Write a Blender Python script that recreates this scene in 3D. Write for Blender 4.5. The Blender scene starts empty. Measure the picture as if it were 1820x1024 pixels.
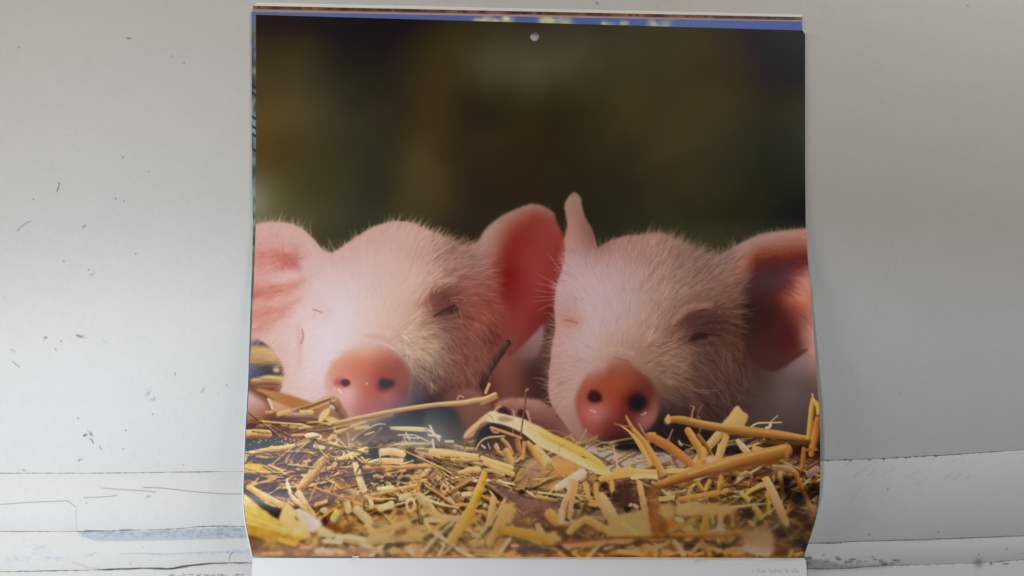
import bpy, bmesh, math
import numpy as np

# ---------------------------------------------------------------- camera, light, exposure
SC = bpy.context.scene
PX = 0.30 / 985.0            # metres per reference unit on the board (a 30 cm calendar is 985 units wide)
D = 0.43                     # camera height over the board
CX, CY = 910.0, 512.0

cam = bpy.data.cameras.new('camera'); co = bpy.data.objects.new('camera', cam); SC.collection.objects.link(co)
co.location = (0, 0, D); co.rotation_euler = (0, 0, 0)
cam.sensor_fit = 'HORIZONTAL'; cam.sensor_width = 36.0
cam.lens = 36.0 * D / (1820 * PX)
cam.clip_start = 0.01; cam.clip_end = 50
SC.camera = co

world = bpy.data.worlds.new('World'); SC.world = world; world.use_nodes = True
wb = world.node_tree.nodes['Background']
wb.inputs[0].default_value = (1.0, 0.93, 0.83, 1); wb.inputs[1].default_value = 0.02

def area_light(name, loc, target, size, size_y, power, col, spread=180):
    l = bpy.data.lights.new(name, 'AREA'); l.shape = 'RECTANGLE'; l.size = size; l.size_y = size_y
    l.energy = power; l.color = col; l.spread = math.radians(spread)
    o = bpy.data.objects.new(name, l); SC.collection.objects.link(o); o.location = loc
    d = np.array(target, float) - np.array(loc, float)
    import mathutils
    o.rotation_euler = mathutils.Vector(d).to_track_quat('-Z', 'Y').to_euler()
    return o
def spot_light(name, loc, target, angle, blend, power, col, size):
    l = bpy.data.lights.new(name, 'SPOT'); l.spot_size = math.radians(angle); l.spot_blend = blend
    l.energy = power; l.color = col; l.shadow_soft_size = size
    o = bpy.data.objects.new(name, l); SC.collection.objects.link(o); o.location = loc
    import mathutils
    o.rotation_euler = (mathutils.Vector(target) - mathutils.Vector(loc)).to_track_quat('-Z', 'Y').to_euler()
    return o

def aim(x, y): return ((x - CX) * PX, (CY - y) * PX, 0)
_p = (-0.6, -0.55, 1.0); _d = math.dist(_p, aim(50, 800))
# daylight from the window at the lower left, the band of it edged by an added spot's cone, a top-right light, the room
spot_light('window_light', _p, aim(50, 800), 2 * math.degrees(math.atan(880 * PX / _d)), .9, 45, (.85, .94, 1.0), .16)
spot_light('window_band_light', (-.6, -.05, 1.6), (-0.013, -1.909, 0), 100, .02, 25, (.70, .87, 1.0), .04)
area_light('top_right_light', (.5, .55, .42), (.05, .05, 0), .4, .4, 3.15, (.98, .98, .94))  # weaker light from the top right, fitted to the boards' brightness there
area_light('room_light', (-1.0, .55, .55), (0, -.05, 0), .8, .6, 5.6, (1.0, .87, .72))
area_light('bottom_fill_light', (.25, -1.05, .55), (.1, -.12, 0), 1.2, .8, .8, (1.0, .90, .78))  # added fill that brightens the page's slope towards the fold, no real opening
area_light('ceiling_light', (-.42, .27, 1.5), (-.1, -.1, 0), .5, .16, .42, (.80, .92, 1.0))

SC.view_settings.view_transform = 'Standard'; SC.view_settings.look = 'None'
SC.view_settings.exposure = 0; SC.view_settings.gamma = 1; SC.view_settings.use_curve_mapping = False
SC.cycles.use_denoising = True; SC.cycles.max_bounces = 6
# ---------------------------------------------------------------- painter
# A small procedural painter: it draws the flat print of the calendar pages
# (and the scuffs of the paint) from shapes, colour gradients and strokes.
RS = np.random.RandomState

def spline(pts, n=8, closed=False):
    P = np.asarray(pts, float)
    if len(P) < 3 and not closed:
        t = np.linspace(0, 1, n + 1)[:, None]
        return P[0] * (1 - t) + P[-1] * t
    if closed:
        Q = np.vstack([P[-1], P, P[0], P[1]])
    else:
        Q = np.vstack([2 * P[0] - P[1], P, 2 * P[-1] - P[-2]])
    out = []
    t = (np.arange(n) / n)[:, None]
    for i in range(1, len(Q) - 2):
        a, b, c, d = Q[i - 1], Q[i], Q[i + 1], Q[i + 2]
        out.append(.5 * (2 * b + (c - a) * t + (2 * a - 5 * b + 4 * c - d) * t ** 2 + (3 * b - a - 3 * c + d) * t ** 3))
    R = np.vstack(out)
    return R if closed else np.vstack([R, P[-1:]])

def blur2(a, s):
    if s < .3: return a
    r = int(3 * s + 1)
    k = np.exp(-.5 * (np.arange(-r, r + 1) / s) ** 2); k /= k.sum()
    for ax in (0, 1):
        p = [(0, 0)] * a.ndim; p[ax] = (r, r)
        q = np.pad(a, p, mode='edge'); o = np.zeros_like(a)
        n = a.shape[ax]
        for i, w in enumerate(k):
            o += w * (q[i:i + n] if ax == 0 else q[:, i:i + n])
        a = o
    return a

def value_noise(h, w, cell, rs):
    gh, gw = int(h / cell) + 3, int(w / cell) + 3
    g = rs.rand(gh, gw)
    y = np.arange(h) / cell; x = np.arange(w) / cell
    y0 = y.astype(int); x0 = x.astype(int)
    fy = (y - y0); fx = (x - x0)
    fy = (fy * fy * (3 - 2 * fy))[:, None]; fx = (fx * fx * (3 - 2 * fx))[None]
    a = g[y0][:, x0]; b = g[y0][:, x0 + 1]; c = g[y0 + 1][:, x0]; d = g[y0 + 1][:, x0 + 1]
    return (a * (1 - fx) + b * fx) * (1 - fy) + (c * (1 - fx) + d * fx) * fy

class Canvas:
    def __init__(s, x0, y0, x1, y1, S, col):
        s.x0, s.y0, s.S = x0, y0, S
        s.w, s.h = int((x1 - x0) * S), int((y1 - y0) * S)
        s.a = np.empty((s.h, s.w, 3), np.float32); s.a[:] = col
    def px(s, P):
        return (np.asarray(P, float) - (s.x0, s.y0)) * s.S
    def box(s, P, pad):
        lo = np.floor(P.min(0) - pad).astype(int); hi = np.ceil(P.max(0) + pad).astype(int) + 1
        lo = np.maximum(lo, 0); hi = np.minimum(hi, (s.w, s.h))
        return lo[0], lo[1], hi[0], hi[1]
    def comp(s, bx, m, col):
        x0, y0, x1, y1 = bx
        v = s.a[y0:y1, x0:x1]
        v += (col - v) * m[..., None]
    def mask(s, pts, feather, smooth=True):
        P = s.px(pts)
        P = spline(P, 7, True) if smooth else P
        f = max(.6, feather * s.S)
        bx = s.box(P, 3 * f + 2); x0, y0, x1, y1 = bx
        if x1 <= x0 or y1 <= y0: return None, None
        m = np.zeros((y1 - y0, x1 - x0), np.float32)
        A = P; B = np.roll(P, -1, 0)
        for r in range(y1 - y0):
            y = y0 + r + .5
            k = (A[:, 1] <= y) != (B[:, 1] <= y)
            if not k.any(): continue
            xs = np.sort(A[k, 0] + (y - A[k, 1]) / (B[k, 1] - A[k, 1]) * (B[k, 0] - A[k, 0])) - x0
            for i in range(0, len(xs) - 1, 2):
                a, b = max(0, int(round(xs[i]))), min(x1 - x0, int(round(xs[i + 1])))
                if b > a: m[r, a:b] = 1
        return bx, blur2(m, f)
    def field(s, bx, pts, c=18.):
        """smooth colour gradient through (x, y, r, g, b) samples"""
        D = np.array(pts, float); n = len(D)
        P = (D[:, :2] - (s.x0, s.y0)) * s.S; c *= s.S
        phi = lambda A, B: np.sqrt(((A[:, None] - B[None]) ** 2).sum(-1) + c * c)
        M = np.zeros((n + 1, n + 1)); M[:n, :n] = phi(P, P); M[:n, n] = M[n, :n] = 1
        M[:n, :n] -= np.eye(n) * c * .35
        R = np.zeros((n + 1, 3)); R[:n] = D[:, 2:5]
        W = np.linalg.solve(M, R)
        x0, y0, x1, y1 = bx; q = 6
        gx = np.arange(x0, x1 + 2 * q, q) + .5; gy = np.arange(y0, y1 + 2 * q, q) + .5
        G = np.stack(np.meshgrid(gx, gy), -1).reshape(-1, 2)
        F = (phi(G, P) @ W[:n] + W[n]).reshape(len(gy), len(gx), 3)
        lo, hi = D[:, 2:5].min(0) - 8, D[:, 2:5].max(0) + 8
        F = np.clip(F, lo, hi).astype(np.float32)
        ty = np.arange(y1 - y0) / q; tx = np.arange(x1 - x0) / q
        iy, ix = ty.astype(int), tx.astype(int)
        fy = (ty - iy)[:, None, None].astype(np.float32); fx = (tx - ix)[None, :, None].astype(np.float32)
        r0 = F[iy] * (1 - fy) + F[iy + 1] * fy
        return r0[:, ix] * (1 - fx) + r0[:, ix + 1] * fx
    def fill(s, pts, col, feather=1., alpha=1., smooth=True, c=18.):
        bx, m = s.mask(pts, feather, smooth)
        if bx is None: return
        col = np.asarray(col, float)
        if col.ndim == 2: col = s.field(bx, col, c)
        s.comp(bx, m * alpha, col)
    def blob(s, x, y, rx, ry, col, soft=.5, alpha=1., rot=0.):
        t = np.linspace(0, 2 * np.pi, 14, endpoint=False); cr, sr = np.cos(np.radians(rot)), np.sin(np.radians(rot))
        ex, ey = rx * np.cos(t), ry * np.sin(t)
        s.fill(np.stack([x + ex * cr - ey * sr, y + ex * sr + ey * cr], 1), col, max(.5, soft * min(rx, ry)), alpha)
    def stroke(s, pts, w, top, bot=None, soft=1., alpha=1., flat=True, n=6, hl=0., grain=0., seed=0):
        """a straw: widths w (one or along), colour from its upper to its lower edge"""
        P = spline(s.px(pts), n)
        k = len(P)
        w = np.interp(np.linspace(0, 1, k), np.linspace(0, 1, np.size(w)), np.atleast_1d(w)) * s.S / 2
        sf = max(1., soft * s.S)
        bx = s.box(P, w.max() + sf + 1); x0, y0, x1, y1 = bx
        if x1 <= x0 or y1 <= y0: return
        X, Y = np.meshgrid(np.arange(x0, x1) + .5, np.arange(y0, y1) + .5)
        rj = RS(int(abs(P[0, 0] * 7 + P[-1, 1] * 13)) % 100000); jag = rj.rand(2, 8) * .9 + np.linspace(0, 1, 8) * rj.randn(2, 1) * .7
        if grain == 0 and w.max() > 2.2 * s.S: grain = 7.; seed = rj.randint(999)
        best = np.full(X.shape, 1e9); al = np.zeros(X.shape); cr = np.zeros(X.shape); wd = np.ones(X.shape)
        for i in range(k - 1):
            a, b = P[i], P[i + 1]; d = b - a; L = max(1e-6, np.hypot(*d)); d = d / L
            t = (X - a[0]) * d[0] + (Y - a[1]) * d[1]
            n_ = -(X - a[0]) * d[1] + (Y - a[1]) * d[0]
            tc = np.clip(t, 0, L)
            over = t - tc
            dist = np.hypot(n_, over)
            if flat:
                if i == 0:
                    e_ = -t + jag[0][np.clip((n_ / max(w[0], .5) * 3 + 4).astype(int), 0, 7)] * w[0]
                    dist = np.where(e_ > 0, np.maximum(np.abs(n_), w[0] + e_), dist)
                if i == k - 2:
                    e_ = t - L + jag[1][np.clip((n_ / max(w[-1], .5) * 3 + 4).astype(int), 0, 7)] * w[-1]
                    dist = np.where(e_ > 0, np.maximum(np.abs(n_), w[-1] + e_), dist)
            ww = w[i] + (w[i + 1] - w[i]) * tc / L
            q = dist - ww
            u = q < best
            best[u] = q[u]; wd[u] = ww[u]
            al[u] = ((i + tc / L) / (k - 1))[u]
            cr[u] = (n_ * (1 if d[0] >= 0 else -1) / np.maximum(ww, .5))[u]
        m = np.clip(.5 - best / sf, 0, 1) * alpha
        top = np.asarray(top, float); bot = top if bot is None else np.asarray(bot, float)
        f = np.clip(cr * .5 + .5, 0, 1)
        f = f * f * (3 - 2 * f)
        col = top + (bot - top) * f[..., None]
        if hl: col = col + hl * np.exp(-((cr + .35) / .3) ** 2)[..., None]
        if grain:
            rs = RS(seed + 7)
            g = rs.randn(12); g = np.interp(np.clip(cr, -1, 1), np.linspace(-1, 1, 12), g)
            g2 = np.interp(al, np.linspace(0, 1, 7), rs.randn(7))
            col = col + grain * (g * .7 + g2 * .6)[..., None]
        s.comp(bx, m, col)
    def hairs(s, X, Y, ang, ln, dcol, alpha, bend=.3, wid=1., rs=None, base=None, K=26, taper=1.):
        """many fine hairs at once; dcol = change from the colour under the root (or absolute base)"""
        X, Y, ang, ln = (np.asarray(v, float) for v in (X, Y, ang, ln)); n = len(X)
        rs = rs or RS(1)
        t = np.linspace(0, 1, K)[None]
        b = (rs.rand(n) - .5)[:, None] * 2 * bend if np.isscalar(bend) else np.asarray(bend)[:, None]
        a = np.radians(ang)[:, None] + b * t
        st = (ln / K)[:, None]
        hx = (X[:, None] + np.cumsum(np.cos(a) * st, 1) - s.x0) * s.S
        hy = (Y[:, None] + np.cumsum(np.sin(a) * st, 1) - s.y0) * s.S
        rx = np.clip(((X - s.x0) * s.S).astype(int), 0, s.w - 1); ry = np.clip(((Y - s.y0) * s.S).astype(int), 0, s.h - 1)
        c0 = s.a[ry, rx] if base is None else np.broadcast_to(np.asarray(base, float), (n, 3))
        C = np.clip(c0 + dcol, 0, 255)
        wt = np.sin(np.pi * np.clip(t * .9 + .1, 0, 1)) ** .7 if taper == 1. else (1 - t ** 2) + 0 * t
        wt = wt * np.asarray(alpha, float).reshape(-1, 1) * np.ones((n, 1)) * (ln * s.S / K)[:, None]
        bx0, by0 = max(0, int(hx.min()) - 4), max(0, int(hy.min()) - 4)
        bx1, by1 = min(s.w, int(hx.max()) + 6), min(s.h, int(hy.max()) + 6)
        w_, h_ = bx1 - bx0, by1 - by0
        if w_ <= 0 or h_ <= 0: return
        x0 = np.floor(hx).astype(int); y0 = np.floor(hy).astype(int); fx = hx - x0; fy = hy - y0
        W = np.zeros(h_ * w_); CC = [np.zeros(h_ * w_) for _ in range(3)]
        for dx, dy, ww in ((0, 0, (1 - fx) * (1 - fy)), (1, 0, fx * (1 - fy)), (0, 1, (1 - fx) * fy), (1, 1, fx * fy)):
            xi, yi = x0 + dx - bx0, y0 + dy - by0
            ok = (xi >= 0) & (yi >= 0) & (xi < w_) & (yi < h_)
            idx = (yi * w_ + xi)[ok]; v = (ww * wt)[ok]
            W += np.bincount(idx, v, h_ * w_)
            for c in range(3):
                CC[c] += np.bincount(idx, v * np.broadcast_to(C[:, c:c + 1], wt.shape)[ok], h_ * w_)
        W = W.reshape(h_, w_).astype(np.float32)
        col = np.stack([c.reshape(h_, w_) for c in CC], -1).astype(np.float32)
        if wid > 1:
            col = blur2(col, (wid - 1) * s.S * .5); W = blur2(W, (wid - 1) * s.S * .5)
        col = col / np.maximum(W, 1e-6)[..., None]
        s.comp((bx0, by0, bx1, by1), 1 - np.exp(-W), col)

def Z(ox, oy, k):
    return lambda *v: [(ox + a / k, oy + b / k) for a, b in zip(v[0::2], v[1::2])]
def flow_at(ctrl, X, Y, s=45.):
    C = np.array(ctrl, float)
    d2 = (X[:, None] - C[None, :, 0]) ** 2 + (Y[:, None] - C[None, :, 1]) ** 2
    w = np.exp(-d2 / (2 * s * s)) + 1e-9
    a = np.radians(C[:, 2])
    return np.degrees(np.arctan2((w * np.sin(a)).sum(1), (w * np.cos(a)).sum(1)))

def scatter(poly, n, rs):
    """n random points inside a polygon"""
    P = spline(poly, 5, True); lo, hi = P.min(0), P.max(0)
    out = np.zeros((0, 2))
    A, B = P, np.roll(P, -1, 0)
    while len(out) < n:
        q = lo + rs.rand(n * 2, 2) * (hi - lo)
        k = (A[None, :, 1] <= q[:, 1:2]) != (B[None, :, 1] <= q[:, 1:2])
        with np.errstate(divide='ignore', invalid='ignore'):
            xs = A[None, :, 0] + (q[:, 1:2] - A[None, :, 1]) / (B - A)[None, :, 1] * (B - A)[None, :, 0]
        ins = ((k & (xs > q[:, 0:1])).sum(1) % 2) == 1
        out = np.vstack([out, q[ins]])
    return out[:n, 0], out[:n, 1]

def along(pts, n, rs, side=0.):
    """n random points on an open curve with the angle of its left-hand normal"""
    P = spline(pts, 12); d = np.diff(P, axis=0); L = np.hypot(d[:, 0], d[:, 1])
    t = np.sort(rs.rand(n)) * L.sum(); c = np.concatenate([[0], np.cumsum(L)])
    i = np.clip(np.searchsorted(c, t) - 1, 0, len(L) - 1); f = (t - c[i]) / np.maximum(L[i], 1e-6)
    Q = P[i] + d[i] * f[:, None]
    return Q[:, 0], Q[:, 1], np.degrees(np.arctan2(-d[i, 0], d[i, 1])) 

def paint_piglets():
    rs = RS(5)
    c = Canvas(420, 10, 1475, 1005, 1.5, (40, 36, 22))
    full = (0, 0, c.w, c.h)
    # ---- blurred dark backdrop of the print, with grey and bluish gloss haze painted in
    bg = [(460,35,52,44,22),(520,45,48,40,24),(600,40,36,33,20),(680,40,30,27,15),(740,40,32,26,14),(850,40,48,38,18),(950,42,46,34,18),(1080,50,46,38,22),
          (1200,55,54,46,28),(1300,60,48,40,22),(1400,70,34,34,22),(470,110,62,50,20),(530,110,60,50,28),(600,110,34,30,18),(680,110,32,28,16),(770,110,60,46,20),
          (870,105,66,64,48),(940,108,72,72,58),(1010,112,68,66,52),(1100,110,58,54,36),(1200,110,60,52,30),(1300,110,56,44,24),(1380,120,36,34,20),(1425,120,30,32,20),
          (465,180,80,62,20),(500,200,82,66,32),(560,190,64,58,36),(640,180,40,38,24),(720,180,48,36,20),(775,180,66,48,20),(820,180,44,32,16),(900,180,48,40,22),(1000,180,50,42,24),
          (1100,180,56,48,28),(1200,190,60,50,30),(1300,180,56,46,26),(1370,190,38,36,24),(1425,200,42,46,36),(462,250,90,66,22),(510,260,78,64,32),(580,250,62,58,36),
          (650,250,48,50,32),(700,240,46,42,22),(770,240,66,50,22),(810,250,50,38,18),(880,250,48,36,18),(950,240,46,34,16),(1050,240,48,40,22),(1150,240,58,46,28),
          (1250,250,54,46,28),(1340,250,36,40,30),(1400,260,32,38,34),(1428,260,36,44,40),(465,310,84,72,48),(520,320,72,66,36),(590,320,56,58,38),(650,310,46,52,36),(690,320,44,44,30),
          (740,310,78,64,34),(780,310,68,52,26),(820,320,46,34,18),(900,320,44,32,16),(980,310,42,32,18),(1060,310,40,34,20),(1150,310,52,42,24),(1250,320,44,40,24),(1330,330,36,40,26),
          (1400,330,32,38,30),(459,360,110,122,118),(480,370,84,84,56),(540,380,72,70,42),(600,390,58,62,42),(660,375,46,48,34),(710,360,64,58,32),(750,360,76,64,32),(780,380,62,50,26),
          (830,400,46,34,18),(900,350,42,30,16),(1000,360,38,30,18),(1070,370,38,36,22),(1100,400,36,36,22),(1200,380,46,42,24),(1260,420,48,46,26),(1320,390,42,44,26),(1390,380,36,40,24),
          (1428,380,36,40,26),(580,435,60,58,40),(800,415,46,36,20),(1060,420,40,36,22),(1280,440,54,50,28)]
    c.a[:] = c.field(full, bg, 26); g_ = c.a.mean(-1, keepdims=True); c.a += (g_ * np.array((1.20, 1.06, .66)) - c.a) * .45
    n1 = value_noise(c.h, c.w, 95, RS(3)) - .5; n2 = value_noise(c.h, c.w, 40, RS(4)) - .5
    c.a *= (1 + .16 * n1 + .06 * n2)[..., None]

    # ---- far straw and shade on the left margin, body and gap between the pigs
    c.fill([(430,590),(520,590),(520,760),(430,760)], (122,86,66), 3)
    c.fill([(430,594),(455,594),(476,606),(478,618),(430,620)], (76,62,68), 4)
    c.fill([(430,616),(480,618),(500,636),(500,650),(430,646)], [(445,622,196,160,108),(480,625,206,172,122),(460,640,168,128,86),(495,642,176,138,96)], 3.5)
    c.fill([(430,650),(500,650),(500,670),(430,672)], [(440,655,112,112,124),(455,662,74,76,90),(480,660,52,46,52),(495,662,72,58,56)], 4)
    c.blob(491,657,6,5,(232,200,144),.5)
    c.stroke([(450,677),(478,673),(508,676)], [8,13,11], (218,184,128), (176,132,88), 5, 1, False)
    c.stroke([(455,690),(510,690)], 11, (150,104,76), (112,70,56), 3)
    r = RS(6); n = 160; c.hairs(430 + r.rand(n) * 70, 596 + r.rand(n) * 100, r.randn(n) * 14, 12 + r.rand(n) * 26, r.randn(n)[:, None] * 26, .6, .3, 2.2, r)
    body = [(850,560),(905,556),(960,545),(1010,520),(1010,790),(850,790)]
    c.fill(body, [(870,590,118,58,52),(910,600,120,62,54),(950,590,140,104,100),(935,625,112,80,74),(900,650,122,72,62),(905,690,116,66,58),(870,690,84,46,42),
                  (945,660,62,38,34),(958,690,62,38,34),(975,590,70,36,32),(968,630,84,52,46),(970,660,78,48,42),(880,720,104,58,52),(930,715,84,48,42),(975,710,66,38,34),(860,760,80,50,44),(990,760,92,52,44)], 3, c=10)

    # ---- left piglet: head
    head = [(405,404),(430,402),(455,399),(485,394.5),(515,398),(538.7,408),(556,424.6),(571,441),(583,448.8),(596,446.6),(615.6,433.4),(642,415.8),(668,401.5),(703,393.8),
            (730,396),(754,406),(785,419),(800,426),(830,438),(850,436),(880,455),(884,490),(886,525),(902,551),(890,580),(872,604),(862,640),(856,668),(850,720),(770,760),(560,760),(500,735),(498,700),(505,668),(501,645),(493,632),(483,619),(467,607),(452,598),(425,585),(405,580)]
    hf = [(700,404,190,150,142),(650,425,196,156,146),(600,460,204,166,158),(560,440,206,166,158),(520,420,204,164,156),(740,412,184,148,134),(770,422,164,128,112),(800,438,142,106,92),(830,450,136,98,88),(850,462,150,106,96),
          (690,450,202,166,158),(740,450,184,144,134),(770,465,160,118,106),(800,465,138,98,90),(830,490,142,92,84),(860,500,140,84,74),(875,540,126,66,56),(850,550,134,72,62),(835,520,136,78,68),(815,485,152,112,100),
          (760,490,184,146,130),(780,505,168,126,110),(745,515,196,162,148),(720,500,204,170,158),(690,500,208,176,166),(650,480,208,178,168),(620,500,214,188,184),(580,500,216,190,188),(600,540,220,200,202),(640,540,218,194,188),
          (680,545,212,182,170),(720,550,196,160,144),(745,550,176,134,116),(755,540,160,110,92),(770,525,122,76,68),(790,525,108,62,56),(810,530,112,64,58),(780,550,96,56,54),(805,560,98,60,54),(822,550,126,72,60),(785,575,116,78,70),
          (810,590,118,74,64),(840,590,128,74,62),(860,600,118,66,56),(765,575,142,104,88),(740,585,172,136,114),(710,580,198,162,146),(670,580,210,180,166),(620,580,222,202,204),(580,580,222,202,204),(560,560,220,196,194),(540,540,216,186,182),(535,490,208,172,166),
          (560,620,222,202,202),(600,610,224,204,206),(640,598,214,186,178),(690,605,194,158,142),(715,615,188,156,138),(745,620,172,142,120),(765,625,152,122,102),(790,630,124,86,74),(830,630,126,76,62),(855,650,112,66,56),(735,645,150,122,104),(760,650,130,98,84),
          (790,665,112,74,66),(825,670,112,68,58),(845,685,98,58,52),(740,675,110,82,78),(770,690,92,66,64),(800,700,88,58,54),(745,705,82,70,78),(730,735,94,86,98),(560,660,220,198,198),(545,700,218,192,186),(525,620,214,182,176),(515,650,212,176,168),(520,690,214,184,178),(540,735,204,168,158),(500,600,212,178,170)]
    c.fill(head, hf, 1.4, c=14)
    # left ear
    ear1 = [(410,406),(458,402),(490,399),(514,404),(528,420),(536,450),(534,480),(538,510),(540,530),(520,560),(495,580),(470,598),(410,600)]
    ef = [(455,408,206,164,160),(485,405,206,168,160),(515,415,206,168,160),(455,430,204,154,148),(485,425,206,162,154),(515,440,204,158,150),(455,445,200,138,128),(480,450,200,138,128),(500,455,188,112,102),(515,462,176,98,90),(522,470,180,104,96),(500,478,190,118,108),(480,480,202,140,132),
          (455,475,200,136,128),(455,495,206,152,148),(490,492,216,172,168),(510,494,224,190,192),(525,490,214,176,172),(470,508,206,150,142),(500,512,204,140,128),(520,510,194,126,114),(535,500,208,168,162),(455,522,192,116,102),(480,520,192,118,104),(500,522,200,134,122),(530,525,216,182,178),
          (460,535,206,150,138),(490,538,212,166,156),(520,545,214,172,164),(460,555,200,132,118),(490,555,198,132,116),(510,560,208,156,146),(455,575,204,146,136),(475,580,204,148,138),(490,575,212,168,160)]
    c.fill(ear1, ef, 5, c=6)
    for p_, w_, col_, al_ in (([(450,528),(480,522),(510,512),(538,500)], 9, (178,98,84), .55), ([(448,548),(480,540),(515,528),(540,520)], 7, (226,188,180), .5), ([(450,566),(478,556),(508,546),(530,536)], 9, (186,110,94), .5), ([(470,455),(498,456),(518,464),(530,478)], 11, (172,88,80), .5), ([(486,500),(505,494),(524,488)], 9, (236,208,208), .6), ([(450,440),(480,436),(510,446)], 6, (214,172,164), .5), ([(452,590),(475,578),(500,562)], 8, (192,124,110), .4)):
        c.stroke(p_, w_, col_, None, 9, al_ * .62, False)
    # right ear of the left piglet
    ear2 = [(838,442),(849.7,428),(860.7,410),(873.8,397),(891.4,384),(913.4,373),(939.8,363.4),(953,363),(968,367.5),(983.7,378.5),(989,392.7),(997,410),(1002.4,423.5),(1006,445),(1006,500),(996,540),(964,580),(940,604),(915,628),(904,633),(896,622),(876,602),(860,560),(845,500)]
    e2 = [(850,445,156,114,106),(865,425,158,120,110),(880,405,152,116,104),(905,385,146,110,98),(935,370,148,108,98),(960,370,140,98,88),(978,380,132,84,76),(860,460,150,104,96),(875,450,150,96,84),(885,425,150,96,82),(905,405,142,74,60),(925,390,142,70,58),(950,383,132,56,46),(970,390,130,58,50),(985,405,130,56,48),
          (865,490,136,74,64),(882,470,126,54,44),(895,440,128,48,38),(915,415,124,44,36),(940,405,122,46,38),(960,410,130,54,46),(985,425,130,52,44),(998,440,124,48,42),(910,445,120,36,32),(940,440,128,48,42),(970,440,130,50,44),(995,465,118,40,36),(885,500,110,32,28),(905,480,108,28,26),(925,465,124,42,38),(955,470,134,54,50),(980,480,126,46,42),
          (900,510,110,32,30),(930,500,124,44,42),(960,505,130,50,48),(985,510,112,38,34),(885,540,118,46,42),(910,540,118,40,40),(940,540,128,48,46),(965,545,116,40,38),(985,545,94,32,28),(890,575,122,54,48),(915,575,126,52,48),(940,575,118,44,40),(962,565,104,40,36),(880,600,104,52,48),(905,605,122,58,54),(925,600,114,52,46),(905,628,110,58,52)]
    c.fill(ear2, e2, 1.8, c=8)
    # head fur overlapping the ear root
    c.fill([(820,440),(848,445),(868,470),(876,500),(882,525),(896,548),(905,575),(880,572),(872,600),(858,640),(820,640),(800,560),(800,470)],
           [(830,450,140,102,92),(850,460,150,106,96),(866,480,144,92,82),(860,505,138,82,72),(875,520,130,66,58),(850,540,134,74,64),(890,548,128,60,50),(880,560,126,62,52),(840,570,130,74,62),(860,590,118,66,56),(840,610,126,74,62),(868,598,102,56,50),(810,600,118,74,64),(810,480,146,104,94),(812,520,128,76,68),(815,560,118,66,56),(850,630,118,70,58)], 7, c=10)
    c.blob(880,604,13,13,(92,48,44),.6,.75)
    # dark stick across the cheek
    c.stroke([(906,606),(890,626),(872,650),(858,676)], [8,13,17,14], (84,58,46), (48,32,28), 2.2)
    c.stroke([(860,660),(857,690)], 12, (52,32,30), None, 5, .8)
    c.stroke([(902,605),(912,611)], 4, (34,20,18), None, 1); c.stroke([(908,607),(911,611)], 1.6, (170,120,100), None, 1)
    # pale patch and dark gap beside the ear tip
    c.fill([(964,578),(938,606),(918,632),(950,634),(963,610),(966,585)], [(960,585,138,108,106),(945,610,132,98,94),(930,628,112,78,72)], 2.5, .8)

    # ---- right piglet: head
    head2 = [(1002,428),(1004.6,417),(1008,397),(1004.6,379.5),(1003.5,364),(1008,353),(1016,344),(1023,342.5),(1032,351),(1034,364),(1038.7,382),(1045,395),(1052,406),(1058.5,426),(1063,441),(1071.6,434.5),(1089,426),(1113,419),(1130,418),(1165,414),(1183,417),
             (1200,425),(1222,435),(1244,446),(1262,453.6),(1280,452.5),(1293,446),(1306,437),(1324,428),(1350,417),(1376,412),(1403,408.6),(1431,406),(1475,402),(1510,402),(1510,812),(1030,812),(1010,766),(988,733),(978,714),(974,692),(975,670),(978,648),(979,626),(982,608),(986,590),(987,577),(985,551),(986,533),(988,516),(992,498),(999,476),(1002,460),(1003.5,445)]
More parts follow.
